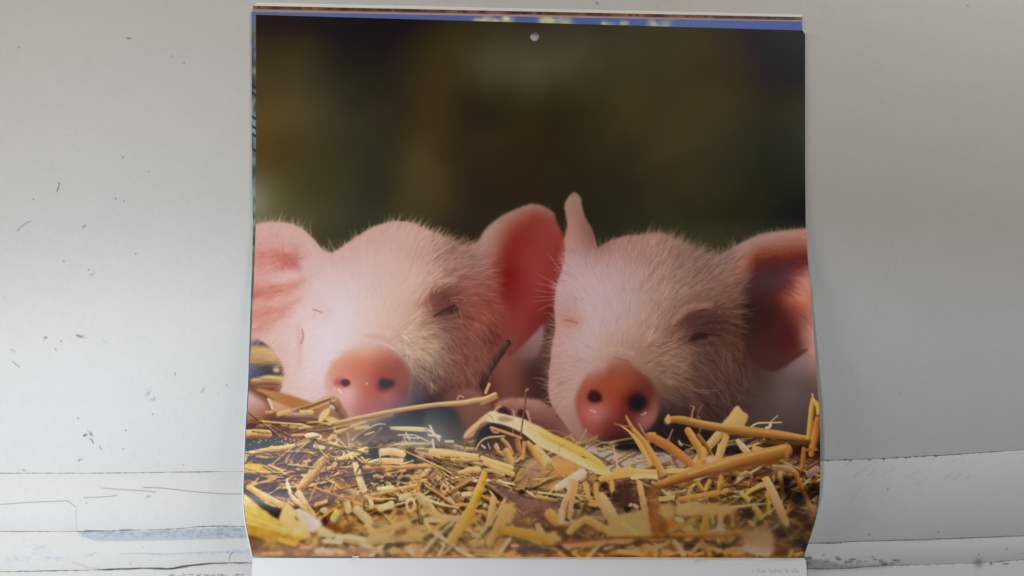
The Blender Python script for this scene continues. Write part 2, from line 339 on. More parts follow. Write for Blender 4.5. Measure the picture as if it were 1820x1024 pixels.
    h2 = [(1021,350,142,108,96),(1018,375,150,108,96),(1025,400,152,110,98),(1040,400,124,84,76),(1020,430,158,114,106),(1040,430,150,106,96),(1054,430,112,76,68),(1070,445,146,104,96),(1100,432,152,112,102),(1140,424,148,110,100),(1175,424,140,106,94),(1205,436,130,98,86),(1240,455,126,96,86),(1270,464,126,96,90),(1300,455,132,100,92),(1325,440,144,108,98),
          (1020,460,168,132,128),(1050,470,172,138,134),(1090,465,166,128,122),(1130,460,158,118,110),(1170,460,144,108,98),(1205,470,130,96,86),(1240,480,118,86,76),(1275,485,126,92,82),(1300,480,132,92,80),(1320,495,120,76,62),
          (1010,500,176,144,142),(1050,510,178,148,148),(1100,510,172,142,138),(1140,505,160,128,118),(1180,505,144,110,100),(1215,510,128,96,82),(1250,510,116,84,74),(1285,515,116,80,68),(1310,530,96,64,52),
          (1000,540,172,136,132),(1040,550,180,152,152),(1090,550,176,148,146),(1130,545,164,136,128),(1170,545,150,118,106),(1205,540,138,106,88),(1235,535,126,92,76),(1265,540,108,74,62),(1290,550,90,58,48),(1315,555,74,46,40),
          (1000,575,174,132,122),(1015,565,168,122,112),(1040,590,182,154,150),(1090,585,176,146,138),(1130,580,168,134,122),(1165,575,150,114,100),(1195,570,124,88,70),(1220,560,98,64,54),(1245,560,80,48,42),(1270,565,78,48,40),(1295,575,84,52,42),(1320,590,72,44,36),
          (1000,610,176,140,134),(1040,625,180,150,144),(1080,612,170,138,124),(1120,612,160,122,108),(1160,608,146,108,92),(1190,600,116,82,68),(1215,595,92,60,54),(1240,605,72,46,42),(1270,600,78,52,42),(1300,610,82,52,42),(1330,620,66,42,34),
          (995,650,170,132,122),(1020,650,176,142,134),(1060,640,170,136,126),(1130,640,146,108,92),(1165,640,136,100,84),(1190,645,128,96,78),(1215,640,104,74,60),(1245,640,86,60,50),(1280,640,80,54,44),(1310,650,76,52,42),(1340,660,64,44,38),
          (995,695,168,130,120),(1015,700,172,138,128),(1170,670,122,90,72),(1200,675,104,74,60),(1230,680,84,58,48),(1265,685,72,50,42),(1305,690,72,50,42),(1340,700,68,50,46),(1005,735,158,120,106),(1020,765,144,108,94),(1035,790,128,96,82),(1180,700,92,64,52),(1200,715,74,50,42),(1240,720,62,42,38),(1290,730,58,40,36),(1180,740,48,32,30),(1220,760,44,30,30),(1330,750,62,48,44),(1380,760,70,56,54),
          (1400,700,92,76,74),(1440,680,86,68,66),(1420,650,116,94,92),(1370,690,78,60,56),(1450,640,150,108,98),(1400,790,52,40,38),(1150,800,30,22,24)]
    c.fill(head2, h2, 1.4, c=14)
    # soft shading under the narrow ear
    c.fill([(1000,425),(1004,440),(1003,470),(998,470),(996,440)], (150,84,74), 2.5, .5)
    # right ear, dark inside
    ear3 = [(1510,402),(1470,404),(1431,408),(1403,411),(1376,415),(1350,421),(1328,432),(1310,452),(1304,480),(1318,520),(1318,560),(1316,600),(1326,630),(1350,652),(1376,659),(1400,646),(1428,630),(1440,636),(1470,650),(1510,650)]
    e3 = [(1330,440,142,108,98),(1370,424,148,112,102),(1400,418,152,114,102),(1432,415,160,112,98),(1460,430,160,104,86),(1318,465,146,96,82),(1322,485,128,78,62),(1335,452,138,84,66),(1360,440,136,84,68),(1400,432,144,88,70),(1432,436,142,80,60),(1345,458,104,48,36),(1375,450,116,58,44),(1410,452,104,46,34),(1435,460,88,34,26),
          (1332,490,74,36,32),(1350,480,66,26,24),(1385,475,70,24,22),(1420,475,92,40,36),(1440,480,150,86,78),(1330,520,52,27,24),(1350,520,58,27,24),(1380,510,66,26,24),(1405,505,98,44,38),(1420,495,160,98,86),(1442,500,176,116,100),(1400,530,140,72,56),(1420,528,186,116,94),(1444,530,176,108,88),(1330,550,44,26,24),(1355,555,50,27,25),(1385,550,68,32,30),
          (1410,548,122,62,52),(1425,552,140,78,64),(1444,555,164,106,92),(1325,590,50,30,26),(1350,590,58,30,26),(1385,590,70,32,32),(1405,590,72,30,30),(1418,590,96,48,44),(1430,590,150,102,90),(1446,600,176,130,118),(1335,620,60,36,32),(1365,625,64,34,32),(1400,620,74,34,32),(1420,618,86,44,40),(1435,625,158,112,100),(1370,650,64,38,34),(1395,640,72,40,36)]
    c.fill(ear3, e3, 4, c=6)
    c.fill([(1328,628),(1346,648),(1376,660),(1411,640),(1434,624),(1432,620),(1400,628),(1350,620)], [(1340,630,60,36,32),(1376,650,66,40,34),(1420,628,78,40,36)], 1.6, .9)
    c.fill([(1436,628),(1420,640),(1405,650),(1400,680),(1475,690),(1475,625)], [(1436,640,132,104,100),(1415,655,114,92,90),(1450,640,168,122,112),(1448,668,112,82,78),(1430,680,88,70,68),(1405,675,92,74,72)], 4, .8)

    # ---- fur texture
    def fur(poly, ctrl, n, ln, amp, seed, alpha=.5, s=45., warm=(1., .95, .85), bend=.5):
        r = RS(seed); X, Y = scatter(poly, n, r)
        a = flow_at(ctrl, X, Y, s) + r.randn(n) * 13
        k = r.randn(n)[:, None] * amp
        m_ = n // 4
        c.hairs(X[:m_], Y[:m_], a[:m_], ln * 1.3 * (.5 + r.rand(m_)), k[:m_] * .8 * np.array(warm), alpha * 1.4, bend, 2.6, r)
        c.hairs(X, Y, a, ln * (.5 + r.rand(n)), k * np.array(warm), alpha, bend, 1.7, r)
    fl1 = [(700,400,-60),(660,420,-80),(620,450,-110),(580,470,-120),(740,430,-55),(780,440,-40),(720,470,-75),(760,480,-55),(700,520,-85),(740,520,-70),(790,470,-30),(820,460,-35),(790,500,-15),(830,500,-20),(860,520,15),(850,480,-20),
           (760,545,-60),(830,545,40),(870,560,45),(840,590,60),(800,600,75),(760,590,-30),(740,620,20),(780,640,60),(820,650,70),(850,650,90),(700,580,-60),(650,560,-95),(600,560,-110),(560,540,-150),(540,500,-165),(560,600,110),(530,630,140),(520,680,160),(750,660,50),(780,690,80),(520,430,-60),(600,500,-110)]
    fur(head, fl1, 5200, 17, 20, 11, .6)
    fur([(690,410),(760,410),(850,450),(880,520),(880,600),(850,680),(760,700),(735,640),(700,600),(740,540),(730,470)], fl1, 3600, 18, 25, 12, .6)
    fur([(700,585),(760,590),(790,630),(770,680),(738,670),(725,640)], [(720,610,40),(760,610,10),(760,660,60),(730,640,60)], 600, 18, 34, 13, .7, 25, bend=1.4)
    fl2 = [(1130,420,-80),(1090,430,-90),(1060,470,-100),(1180,420,-60),(1220,440,-50),(1260,455,-45),(1300,450,-60),(1350,420,-25),(1170,470,-75),(1200,500,-60),(1240,490,-35),(1280,490,-30),(1160,550,-75),(1200,550,-60),(1240,520,-25),(1290,530,-10),(1320,540,-5),
           (1130,600,-70),(1100,540,-90),(1050,540,-95),(1010,520,-170),(1000,570,170),(1000,640,160),(1000,700,150),(1180,620,-30),(1210,640,20),(1200,680,30),(1250,690,40),(1290,620,70),(1300,680,80),(1330,640,80),(1250,640,60),(1040,620,-100),(1010,740,120)]
    hp2 = [(1005,440),(1070,438),(1165,418),(1240,450),(1290,455),(1325,500),(1320,600),(1340,680),(1300,740),(1190,740),(1150,660),(1090,630),(1030,680),(1010,750),(985,700),(990,560)]
    fur(hp2, fl2, 5000, 17, 19, 21, .6)
    fur([(1140,420),(1200,430),(1260,458),(1310,450),(1325,520),(1310,560),(1330,640),(1300,720),(1200,720),(1165,650),(1130,620),(1160,560),(1150,480)], fl2, 3800, 19, 22, 22, .6)
    fur([(1150,600),(1200,610),(1220,660),(1180,680),(1150,650)], [(1170,620,-25),(1200,640,-15),(1180,660,20)], 450, 20, 28, 23, .7, 25, bend=1.2)
    fur([(1390,430),(1440,430),(1445,640),(1425,620),(1415,560),(1390,530),(1330,450)], [(1360,450,-15),(1420,440,5),(1420,520,10),(1430,590,60),(1440,620,70)], 800, 15, 20, 24, .5)
    fur([(455,430),(530,430),(535,480),(540,520),(500,585),(455,590)], [(470,440,-10),(520,470,-15),(500,520,-20),(480,570,-35),(470,590,-40)], 900, 18, 18, 25, .5)
    fur(ear2, [(880,400,-50),(940,420,-60),(940,500,-25),(900,560,60),(960,560,110)], 900, 14, 7, 26, .3)

    for poly, ctrl, n, sd in (([(690,415),(745,415),(775,440),(765,500),(740,540),(715,500)], fl1, 260, 61), ([(745,430),(830,450),(850,480),(800,500),(760,490)], fl1, 300, 62), ([(1150,430),(1215,440),(1270,470),(1300,500),(1240,520),(1200,560),(1175,520)], fl2, 420, 63), ([(740,520),(765,530),(770,600),(745,640),(720,600)], fl1, 220, 64), ([(1165,560),(1205,570),(1210,630),(1170,640)], fl2, 180, 65)):
        r = RS(sd); X, Y = scatter(poly, n, r); a = flow_at(ctrl, X, Y) + r.randn(n) * 10
        c.hairs(X, Y, a, 8 + r.rand(n) * 16, -np.array((34., 32., 29.)) * (.4 + .8 * r.rand(n, 1)), .7, .4, 1.5, r)
        X, Y = scatter(poly, n, r); a = flow_at(ctrl, X, Y) + r.randn(n) * 10
        c.hairs(X, Y, a, 10 + r.rand(n) * 18, np.array((30., 28., 24.)) * (.4 + .8 * r.rand(n, 1)), .8, .4, 1.6, r)
    # fringes of hair standing out against what lies behind
    def fringe(pts, n, ln, base, seed, turn=0., spread=22, alpha=.7, jit=14, flip=1):
        r = RS(seed); X, Y, a = along(pts, n, r)
        if flip < 0: a = a + 180
        X = X - np.cos(np.radians(a)) * 3; Y = Y - np.sin(np.radians(a)) * 3
        c.hairs(X, Y, a + turn + r.randn(n) * spread, ln * (.45 + r.rand(n)), r.randn(n)[:, None] * jit, alpha, .5, 1., r, base=base)
    fringe([(450,400),(485,395),(515,398),(540,409),(560,430),(583,449)], 130, 9, (196,158,140), 31, 35)
    fringe([(575,446),(590,448),(615,434),(650,411),(700,394),(735,397),(785,419)], 220, 8, (186,148,128), 32, 15)
    fringe([(780,417),(805,428),(845,438)], 70, 17, (150,116,98), 33, 25)
    fringe([(850,428),(880,392),(940,364),(985,380)], 90, 6, (140,102,90), 34)
    fringe([(1003,428),(1006,395),(1005,360)], 40, 7, (146,104,92), 35)
    fringe([(1062,442),(1090,426),(1130,418),(1170,414),(1200,425)], 150, 9, (138,104,92), 36, 10)
    fringe([(1196,424),(1230,438),(1262,454),(1282,452),(1306,438)], 120, 20, (130,106,86), 37, 20)
    fringe([(1290,448),(1320,430),(1370,413),(1431,406)], 120, 10, (136,104,92), 38, 15)
    fringe([(1003,446),(993,498),(986,545)], 75, 14, (168,132,124), 39, -20, 25, .6, flip=-1)
    fringe([(986,590),(979,640),(975,680),(978,715),(990,740)], 130, 18, (170,128,112), 40, 10, 22, .5, flip=-1)
    fringe([(452,598),(470,608),(486,622),(500,645),(504,670),(500,700)], 150, 13, (206,168,152), 41, -10, 22, .6)
    r = RS(42)
    for (x, y, a, l) in [(992,512,195,44),(990,520,182,46),(988,526,176,40),(990,530,170,44),(988,506,214,38),(986,538,160,36),(994,480,240,38),(985,596,160,28),(984,604,165,26),(980,640,100,26),(978,676,195,36),(976,684,185,26)]:
        c.hairs([x], [y], [a], [l], np.zeros((1, 3)), 1.1, .25, 1., r, base=(214,170,150))
    for (x, y, a, l) in [(1290,545,-20,50),(1296,548,5,52),(1300,552,12,40),(1288,540,-38,46),(1296,560,-14,40),(1262,530,-60,26),(1270,545,-32,30),(1278,552,3,60),(810,494,-40,34),(812,494,-20,36),(806,492,-62,26),(815,498,8,40),(812,502,20,36)]:
        c.hairs([x], [y], [a], [l], np.zeros((1, 3)), .8, .25, 1., r, base=(176,136,112))
    for p in ([(1200,655),(1212,652),(1222,643),(1228,636)], [(1194,674),(1215,685),(1240,696),(1262,698)], [(1220,680),(1232,690),(1245,694),(1275,694)], [(1185,668),(1198,668),(1215,676)]):
        c.stroke(p, 1.0, (160,124,100), None, 1.2, .55)

    # ---- eyes
    def lids(pts, w, col, soft=2., alpha=1.): c.stroke(pts, w, col, None, soft, alpha, False)
    c.fill([(762,520),(780,513),(800,512),(815,522),(822,540),(814,556),(790,562),(770,556),(758,540)], (98,54,50), 7, .55)
    c.fill([(774,562),(785,554),(798,547.5),(807,544),(814,548),(815,553),(808,556),(795,558),(783,562)], [(780,559,88,50,46),(798,552,58,38,36),(808,549,32,20,20),(800,557,84,58,54)], 1.8, .9); c.stroke([(780,566),(796,564),(812,560)], 3, (128,88,78), None, 3, .6, False)
    lids([(772,562),(786,553),(800,546),(808,543)], 2.6, (58,28,28))
    for x in (805, 809, 814): c.stroke([(x,546),(x+2,553),(x+1.5,562)], .9, (150,106,94), None, 1.1, .65)
    c.stroke([(816,552),(820,560),(821,572)], 1.4, (160,104,88), None, .9, .8)
    c.stroke([(761,520),(762,538),(768,551)], 1.2, (178,132,116), None, .9, .8)
    for p in ([(768,506),(780,503),(800,497)], [(772,516),(780,508),(786,504)], [(790,512),(800,504)], [(757,512),(764,505),(772,500)], [(800,531),(815,528),(824,530),(828,535)], [(800,535),(814,534)], [(770,522),(773,512)], [(779,520),(780,512)]):
        c.stroke(p, 1.1, (190,150,132), None, 1.3, .6)
    for p in ([(766,515),(776,504),(790,500)], [(790,508),(800,500),(810,497)], [(792,513),(800,508)], [(774,500),(770,508)]):
        c.stroke(p, 1.3, (104,66,54), None, 1, .7)
    c.fill([(1196,575),(1215,566),(1245,556),(1275,558),(1290,575),(1280,590),(1250,588),(1220,590)], (66,40,36), 8, .55)
    c.fill([(1226,605),(1233,597),(1244,592.5),(1256,594),(1262,597),(1254,601),(1242,602),(1233,607)], [(1234,601,40,27,26),(1246,596,26,18,17),(1254,599,40,26,24)], 2.4, .9); c.stroke([(1232,611),(1246,609),(1262,604)], 3.5, (92,64,56), None, 4, .6, False)
    lids([(1224,606),(1234,594),(1246,591),(1262,595),(1280,596)], 2.2, (46,22,18), 2.2, .8)
    for x in (1260, 1265, 1271): c.stroke([(x,596),(x+2,606),(x+1,618)], 1, (100,68,54), None, 1.4, .5)
    for p in ([(1206,566),(1225,553),(1245,548),(1262,547)], [(1215,558),(1232,550),(1250,545)], [(1192,582),(1205,566),(1218,554)], [(1200,566),(1214,548),(1232,540)], [(1272,579),(1280,582)], [(1261,579),(1266,579)], [(1276,552),(1281,558)]):
        c.stroke(p, 1.1, (158,116,94), None, 1.4, .55)
    for p in ([(1218,566),(1240,554),(1258,549)], [(1198,580),(1210,572),(1226,565)], [(1190,602),(1202,590),(1216,580)]):
        c.stroke(p, 1.4, (70,38,28), None, 1.2, .7)
    lids([(556,550),(564,552),(573,556)], 1.6, (128,66,56), 1.2); lids([(560,556),(556,566)], 2, (206,160,150), 2, .7)
    c.fill([(556,545),(580,540),(590,560),(572,568)], (214,176,172), 5, .5)
    lids([(1003,569),(1014,570),(1026,574)], 1.6, (116,58,44), 1.2); c.fill([(1000,566),(1024,560),(1036,572),(1020,580),(1002,580)], (170,116,104), 5, .45)
    lids([(537,586),(539,598),(535,610)], 3, (158,100,90), 3, .7); lids([(529,580),(533,610),(532,650)], 9, (204,156,146), 9, .5)
    lids([(650,597),(676,599),(694,607)], 4, (190,142,126), 5, .55)

    for p_, w_, col_, al_ in (([(752,528),(764,510),(784,500),(808,497)], 7, (198,164,146), .45), ([(1196,572),(1212,554),(1236,543),(1264,542)], 8, (164,128,108), .45), ([(1216,618),(1236,622),(1258,618)], 6, (116,84,72), .4), ([(786,574),(800,574),(816,568)], 6, (142,100,88), .4), ([(640,590),(664,586),(690,592)], 7, (222,194,182), .45), ([(1060,628),(1090,620),(1124,628)], 8, (176,142,124), .4)):
        c.stroke(p_, w_, col_, None, 7, al_, False)
    # ---- snouts
    s1 = [(648,611.5),(628,617),(611,627),(595,640),(584,654),(578,672),(578,690),(583,704),(595,720),(620,738),(660,742),(695,732),(714,718),(726,700),(730,679),(726,657),(711,637),(684,619)]
    f1 = [(648,614,212,174,160),(620,626,210,164,146),(595,648,206,150,124),(585,665,208,150,130),(582,690,212,164,154),(600,645,206,146,124),(630,632,206,144,120),(655,630,204,142,118),(690,632,176,110,88),(640,645,194,114,92),(665,645,180,98,82),(620,655,196,120,100),(650,660,184,104,88),(685,648,160,80,64),(705,650,144,74,66),(715,668,140,76,70),(724,680,132,80,76),
          (600,664,204,134,114),(625,672,196,124,104),(650,680,182,108,92),(640,690,186,116,104),(660,690,170,92,80),(670,670,158,78,66),(600,695,212,158,148),(620,700,214,172,172),(640,705,188,120,112),(590,705,212,166,154),(625,720,196,136,132),(650,720,172,106,106),(675,712,160,96,94),(690,705,168,104,96),(705,700,140,84,84),(718,700,118,76,80),(670,730,160,100,106),(700,720,130,92,100),(640,735,170,110,108)]
    c.fill(s1, f1, 3.4, c=8)
    c.stroke([(586,646),(600,630),(624,615),(648,610),(676,613),(692,620)], 2, (192,152,144), None, 4, .3, False)
    c.stroke([(690,620),(712,637),(727,656),(732,680),(726,702)], 3, (150,100,90), None, 4, .4, False)
    c.stroke([(660,607),(685,612),(700,620)], 3, (216,180,168), None, 2.5, .7, False)
    c.fill([(594,676),(604,671),(614,674),(620,680),(616,687),(602,687),(593,683)], (156,74,70), 3.4, .8)
    c.fill([(606,678),(612,674),(619,675),(622.5,680),(619,685.5),(610,686)], (78,36,44), 1.3, .95)
    c.fill([(670,684),(673,676),(679,671),(685,673),(690,676),(698,674),(704,678),(700,686),(690,694),(676,696),(670,691)], (92,60,64), 4, .85)
    c.fill([(675,682),(678,674),(684,673),(691,675),(698,676),(700,682),(692,688),(680,689)], (50,42,50), 2.8, .9)
    for (x, y, r_, l) in ((604,694,1.6,4.2),(601,692,1.2,2.4),(594,691,1,2),(652,682,1,1.4),(606,698,1.2,3)): c.blob(x, y, r_, l, (240,214,212), .5, .9, -10)
    for (x, y) in ((687,632),(701,634)): c.blob(x, y, 1.3, 1.1, (220,168,146), .6, .8)
    s2 = [(1093,636),(1076,640),(1063,650),(1045,664),(1035,678),(1026,696),(1022.5,716),(1026,738),(1036,760),(1050,776),(1075,788),(1110,788),(1135,778),(1152,765),(1166,743),(1170,720),(1167,698),(1156,677),(1139,661),(1117,644)]
    f2 = [(1093,640,158,110,94),(1070,650,164,124,116),(1060,660,150,96,84),(1085,655,140,76,54),(1110,655,138,78,58),(1130,666,120,60,44),(1045,675,152,86,66),(1070,680,142,66,46),(1095,680,144,68,46),(1120,685,128,58,40),(1145,685,96,44,36),(1155,700,92,42,36),(1035,695,150,76,58),(1080,700,142,62,42),(1100,705,134,56,38),(1115,715,108,44,30),(1030,715,150,72,58),
          (1075,715,142,74,58),(1160,715,120,66,56),(1165,725,126,74,66),(1060,725,150,88,78),(1040,735,146,76,66),(1085,735,128,62,50),(1055,750,142,72,66),(1100,735,116,44,34),(1115,745,84,32,30),(1145,740,122,70,66),(1155,735,132,76,68),(1140,755,122,64,60),(1035,750,140,66,58),(1075,755,112,48,40),(1100,760,88,36,32),(1055,770,130,60,52),(1080,775,78,32,30),(1110,780,44,24,26),(1130,772,80,40,38),(1090,788,40,24,24)]
    c.fill(s2, f2, 3., c=8)
    c.stroke([(1093,635.5),(1117,643),(1140,660),(1157,677)], 2, (96,52,42), None, 4, .5, False)
    c.stroke([(1120,645),(1145,664)], 1.4, (176,130,108), None, 1.4, .7, False)
    c.stroke([(1026,696),(1022,716),(1027,740),(1040,764),(1056,779)], 1.6, (150,92,78), None, 1.6, .7, False)
    c.fill([(1044,701),(1050,694),(1060,694),(1068,702),(1070,712),(1060,716),(1048,714)], (96,34,28), 4.5, .8)
    c.fill([(1045,704),(1051,695),(1061,695),(1067,702),(1069,712),(1060,714.5),(1048,713)], (46,15,15), 2.4, .92)
    c.blob(1132,715,24,22,(66,26,20),.4,.85); c.blob(1133,716,16,15,(22,13,14),.28,1)
    for (x, y, rx, ry, a) in ((1052,730,2.6,1.4,25),(1057,732,3,2,20),(1048,728,1.5,1,0),(1146,734,3.4,1.2,-35),(1141,737,2,1,-30)): c.blob(x, y, rx, ry, (228,196,186), .5, .9, a)
    c.blob(1055,736,20,13,(182,116,110),.6,.5); c.blob(1148,742,14,10,(160,98,92),.6,.45,-40)
    c.fill([(1048,652),(1062,645),(1082,640),(1078,650),(1060,662),(1042,672)], (176,136,126), 6, .6)
    c.fill([(1060,786),(1100,782),(1150,768),(1180,740),(1200,740),(1240,770),(1240,806),(1060,806)], [(1080,798,60,40,36),(1110,796,30,22,26),(1150,788,26,18,22),(1190,770,34,22,24),(1220,790,22,16,20)], 5, .95)
    r = RS(50); n = 1500; X, Y = scatter(s2, n, r); c.hairs(X, Y, r.rand(n) * 360, 2 + r.rand(n) * 5, r.randn(n)[:, None] * 11, .5, .5, 1.5, r)
    n = 1300; X, Y = scatter(s1, n, r); c.hairs(X, Y, r.rand(n) * 360, 2 + r.rand(n) * 5, r.randn(n)[:, None] * 9, .5, .5, 1.5, r)

    # ---- trotters and the shade under the left snout
    c.fill([(690,742),(740,718),(770,700),(800,694),(860,715),(850,790),(700,800),(640,770)], [(745,722,60,52,58),(770,712,68,52,52),(700,760,86,92,98),(740,750,66,74,82),(780,750,60,66,72),(730,775,96,98,98),(790,770,74,76,78),(830,730,98,64,58),(840,760,92,64,56),(780,785,130,128,124)], 5)
    c.fill([(786,706),(800,694),(820,690),(845,694),(862,706),(872,724),(868,750),(850,768),(815,760),(812,730)], [(800,700,96,62,56),(820,696,126,82,72),(845,702,132,88,76),(860,725,116,76,66),(830,745,112,76,66),(850,755,104,68,60)], 3, .9)
    c.stroke([(812,712),(816,703),(824,706)], 3, (178,130,108), None, 1.6)
    paw = [(876,732),(882,718),(892,711),(913,708),(940,709),(962,713),(980,728),(996,747),(1012,766),(1030,790),(1030,812),(960,800),(900,770),(872,745)]
    c.fill(paw, [(885,722,150,106,92),(910,713,152,108,94),(945,716,158,114,100),(970,728,134,92,80),(930,728,138,94,82),(960,745,120,78,66),(985,750,108,66,56),(940,750,84,48,40),(985,775,96,56,48),(1010,785,110,76,64),(900,740,104,66,58),(1005,765,122,84,70)], 2)
    c.fill([(885,732),(889,724),(898,724),(906,732),(908,740),(892,740)], (42,24,22), 2); c.fill([(920,737),(921,729),(930,728),(938,738),(942,752),(926,750)], (60,30,26), 2)
    c.stroke([(877,737),(882,726),(890,722)], 3, (188,146,124), None, 1.4); c.stroke([(912,728),(914,740)], 4, (172,122,102), None, 2); c.stroke([(936,728),(940,742),(943,752)], 4.5, (180,128,98), None, 2)
    fringe([(878,728),(888,714),(912,709),(960,713),(985,732)], 70, 9, (168,124,108), 43, 20, 25, .5)
    fur(paw, [(900,720,-60),(950,720,-30),(980,745,30),(1000,770,40)], 350, 12, 11, 44, .45)
    c.fill([(1010,790),(1040,780),(1060,786),(1055,806),(1020,806)], (140,104,86), 4, .7)
    return c
def paint_straw(c):
    A = Z(420, 680, 5.0556); B = Z(760, 680, 5.0556); D = Z(1100, 680, 4.919)
    E = Z(420, 820, 5.02); F = Z(760, 820, 5.02); G = Z(1100, 820, 4.919)
    st = c.stroke
    # pale board behind the straw on the right
    c.fill([(1030,797),(1080,798),(1230,805),(1400,808),(1475,806),(1475,870),(1030,880)], [(1050,805,166,142,132),(1110,812,162,140,132),(1190,815,142,122,116),(1230,820,130,108,100),(1300,820,110,84,66),(1430,820,116,92,82),(1455,830,124,100,90),(1060,830,170,146,134)], 1.6)
    # base colour of the straw bed
    bed = [(405,742),(470,735),(520,742),(600,752),(660,766),(720,786),(780,796),(830,790),(900,775),(960,786),(1020,812),(1060,838),(1140,840),(1240,832),(1330,815),(1420,812),(1500,820),(1500,1030),(405,1030)]
    c.fill(bed, [(450,745,150,110,84),(520,745,130,96,74),(600,765,150,116,88),(680,780,150,130,110),(750,795,150,134,116),(820,790,110,86,70),(880,790,96,68,50),(940,800,120,86,58),
                 (445,790,96,74,64),(520,800,130,92,70),(600,810,134,98,74),(680,815,150,118,86),(760,815,140,112,88),(840,820,160,124,80),(920,830,150,112,72),(1000,830,166,128,74),
                 (450,840,150,112,60),(530,850,116,82,60),(620,860,130,94,64),(720,860,124,92,62),(800,860,140,100,60),(900,860,130,94,62),(1000,870,156,116,72),(1080,870,130,92,52),(1160,860,120,78,42),(1260,860,120,76,36),(1350,850,110,70,36),(1430,860,96,62,38),
                 (460,900,160,120,50),(540,910,178,138,86),(640,900,178,132,82),(740,910,182,136,84),(840,910,160,116,70),(940,910,120,80,52),(1040,905,116,80,52),(1120,910,140,98,52),(1220,910,160,116,60),(1330,910,124,84,40),(1420,920,82,50,26),
                 (470,955,146,98,54),(560,965,176,134,84),(680,960,176,132,82),(800,965,154,110,70),(900,960,156,110,60),(1000,965,120,76,42),(1100,970,140,94,48),(1200,970,120,78,42),(1320,975,120,80,48),(1430,970,66,38,18)], 4, c=10)
    rs = RS(77)
    pal = np.array([(214,178,112),(196,152,88),(226,198,140),(176,126,70),(204,162,78),(160,112,66),(188,148,98),(222,190,124)], float)
    def light(x, y):    # the bed is darker print towards the right
        return np.interp(x, [430, 700, 950, 1150, 1460], [1.04, 1.02, .95, .86, .74])
    def chips(n, x0, x1, y0, y1, l0, l1, w0, w1, soft, alpha=.9, flatness=25, dark=.28):
        for i in range(n):
            x, y = x0 + rs.rand() * (x1 - x0), y0 + rs.rand() * (y1 - y0)
            l = l0 + rs.rand() ** 2 * (l1 - l0); a = np.radians(rs.randn() * flatness + (180 if rs.rand() < .5 else 0))
            w = w0 + rs.rand() ** 2 * (w1 - w0)
            if rs.rand() < dark: col = np.array((74,48,36)) * (.6 + .7 * rs.rand()); al = alpha * .75
            else: col = pal[rs.randint(len(pal))] * (.72 + .34 * rs.rand()) * light(x, y); al = alpha
            dx, dy = np.cos(a) * l / 2, np.sin(a) * l / 2; b = rs.randn() * l * .06
            st([(x - dx, y - dy), (x + b * .3, y + b), (x + dx, y + dy)], [w, w, w * (.4 + .6 * rs.rand())], np.minimum(col * 1.12, 250), col * .7, soft, al, True, 3, 6 * rs.rand(), 5, i)
    n = 420; X, Y = scatter(bed, n, rs); c.hairs(X, Y, rs.randn(n) * 30, 14 + rs.rand(n) * 40, -np.array((1., .82, .55)) * (40 + 50 * rs.rand(n, 1)) * np.clip((960 - Y[:, None]) / 60, .35, 1), .8, .5, 6., rs)
    n = 5200; X, Y = scatter(bed, n, rs)
    lit = light(X, Y)[:, None]
    c.hairs(X, Y, rs.randn(n) * 34 + 180 * (rs.rand(n) < .5), 8 + rs.rand(n) ** 2 * 30, (rs.randn(n)[:, None] * 46 + 4) * np.array((1., .86, .62)) * lit, .8, .5, 2.4, rs)
    chips(900, 432, 1470, 780, 905, 10, 90, 1.4, 7, 1.8, .85, 28, .36)
    chips(720, 432, 1470, 870, 1000, 12, 90, 2, 10, 2.8, .8, 36, .36)
    def stalks(n, y0, y1, l0, l1, w0, w1, soft, tilt):
        for i in range(n):
            x, y = 420 + rs.rand() * 1050, y0 + rs.rand() * (y1 - y0); l = l0 + rs.rand() * (l1 - l0)
            a = np.radians(rs.randn() * tilt); w = w0 + rs.rand() * (w1 - w0); col = pal[rs.randint(len(pal))] * (.7 + .38 * rs.rand()) * light(x, y)
            d = np.array((np.cos(a), np.sin(a))) * l / 2; q = np.array((x, y)); b = np.array((-d[1], d[0])) * rs.randn() * .12
            sh = np.array((1.5, w * .75 + 1))
            st([q - d + sh, q + b + sh, q + d + sh], w * 1.1, (62,42,30), None, 2.4, .55)
            st([q - d, q + b, q + d], [w, w, w * .6], np.minimum(col * 1.14, 250), col * .66, soft, .95, True, 4, 10 * rs.rand(), 6, i)
    stalks(90, 800, 900, 40, 120, 2, 5.5, 1.3, 26)
    stalks(110, 880, 1000, 40, 130, 3, 8, 2.4, 34)
    # ---- left, front row (in focus)
    c.fill(A(170,300, 420,300, 740,300, 980,330, 700,400, 330,400, 120,390), (104,76,64), 3, .85)
    c.fill([(432,695),(458,706),(478,722),(474,740),(445,748),(432,740)], [(440,705,206,176,170),(462,720,200,156,142),(470,735,150,100,84),(445,740,160,126,116)], 4)
    c.fill(A(170,55, 300,70, 440,100, 690,185, 600,215, 480,235, 400,200, 290,120), [(455,694,196,150,108),(490,700,176,126,86),(520,710,166,112,74),(550,718,176,126,86)], 1.6)
    c.fill(A(285,140, 400,190, 500,230, 490,260, 340,260, 300,200), [(480,712,204,160,134),(500,725,196,150,122),(520,730,188,140,108)], 1.4)
    st(A(285,140, 310,190, 325,240), 4, (226,190,160), None, 1)
    c.fill(A(495,265, 600,215, 720,170, 850,122, 920,150, 960,220, 1000,330, 860,350, 700,310, 560,270), [(525,730,124,88,66),(560,720,150,108,80),(590,706,186,144,102),(600,715,150,110,86),(605,735,132,98,80),(580,735,168,124,92),(550,735,150,112,84)], 1.4)
    st(A(600,230, 720,185, 850,135), 5, (212,168,118), (146,100,72), 1); st(A(640,255, 780,205, 905,155), 4, (224,184,132), (150,104,76), 1)
    st(A(580,235, 720,190, 850,145), 2.5, (98,66,50), None, 1, .8)
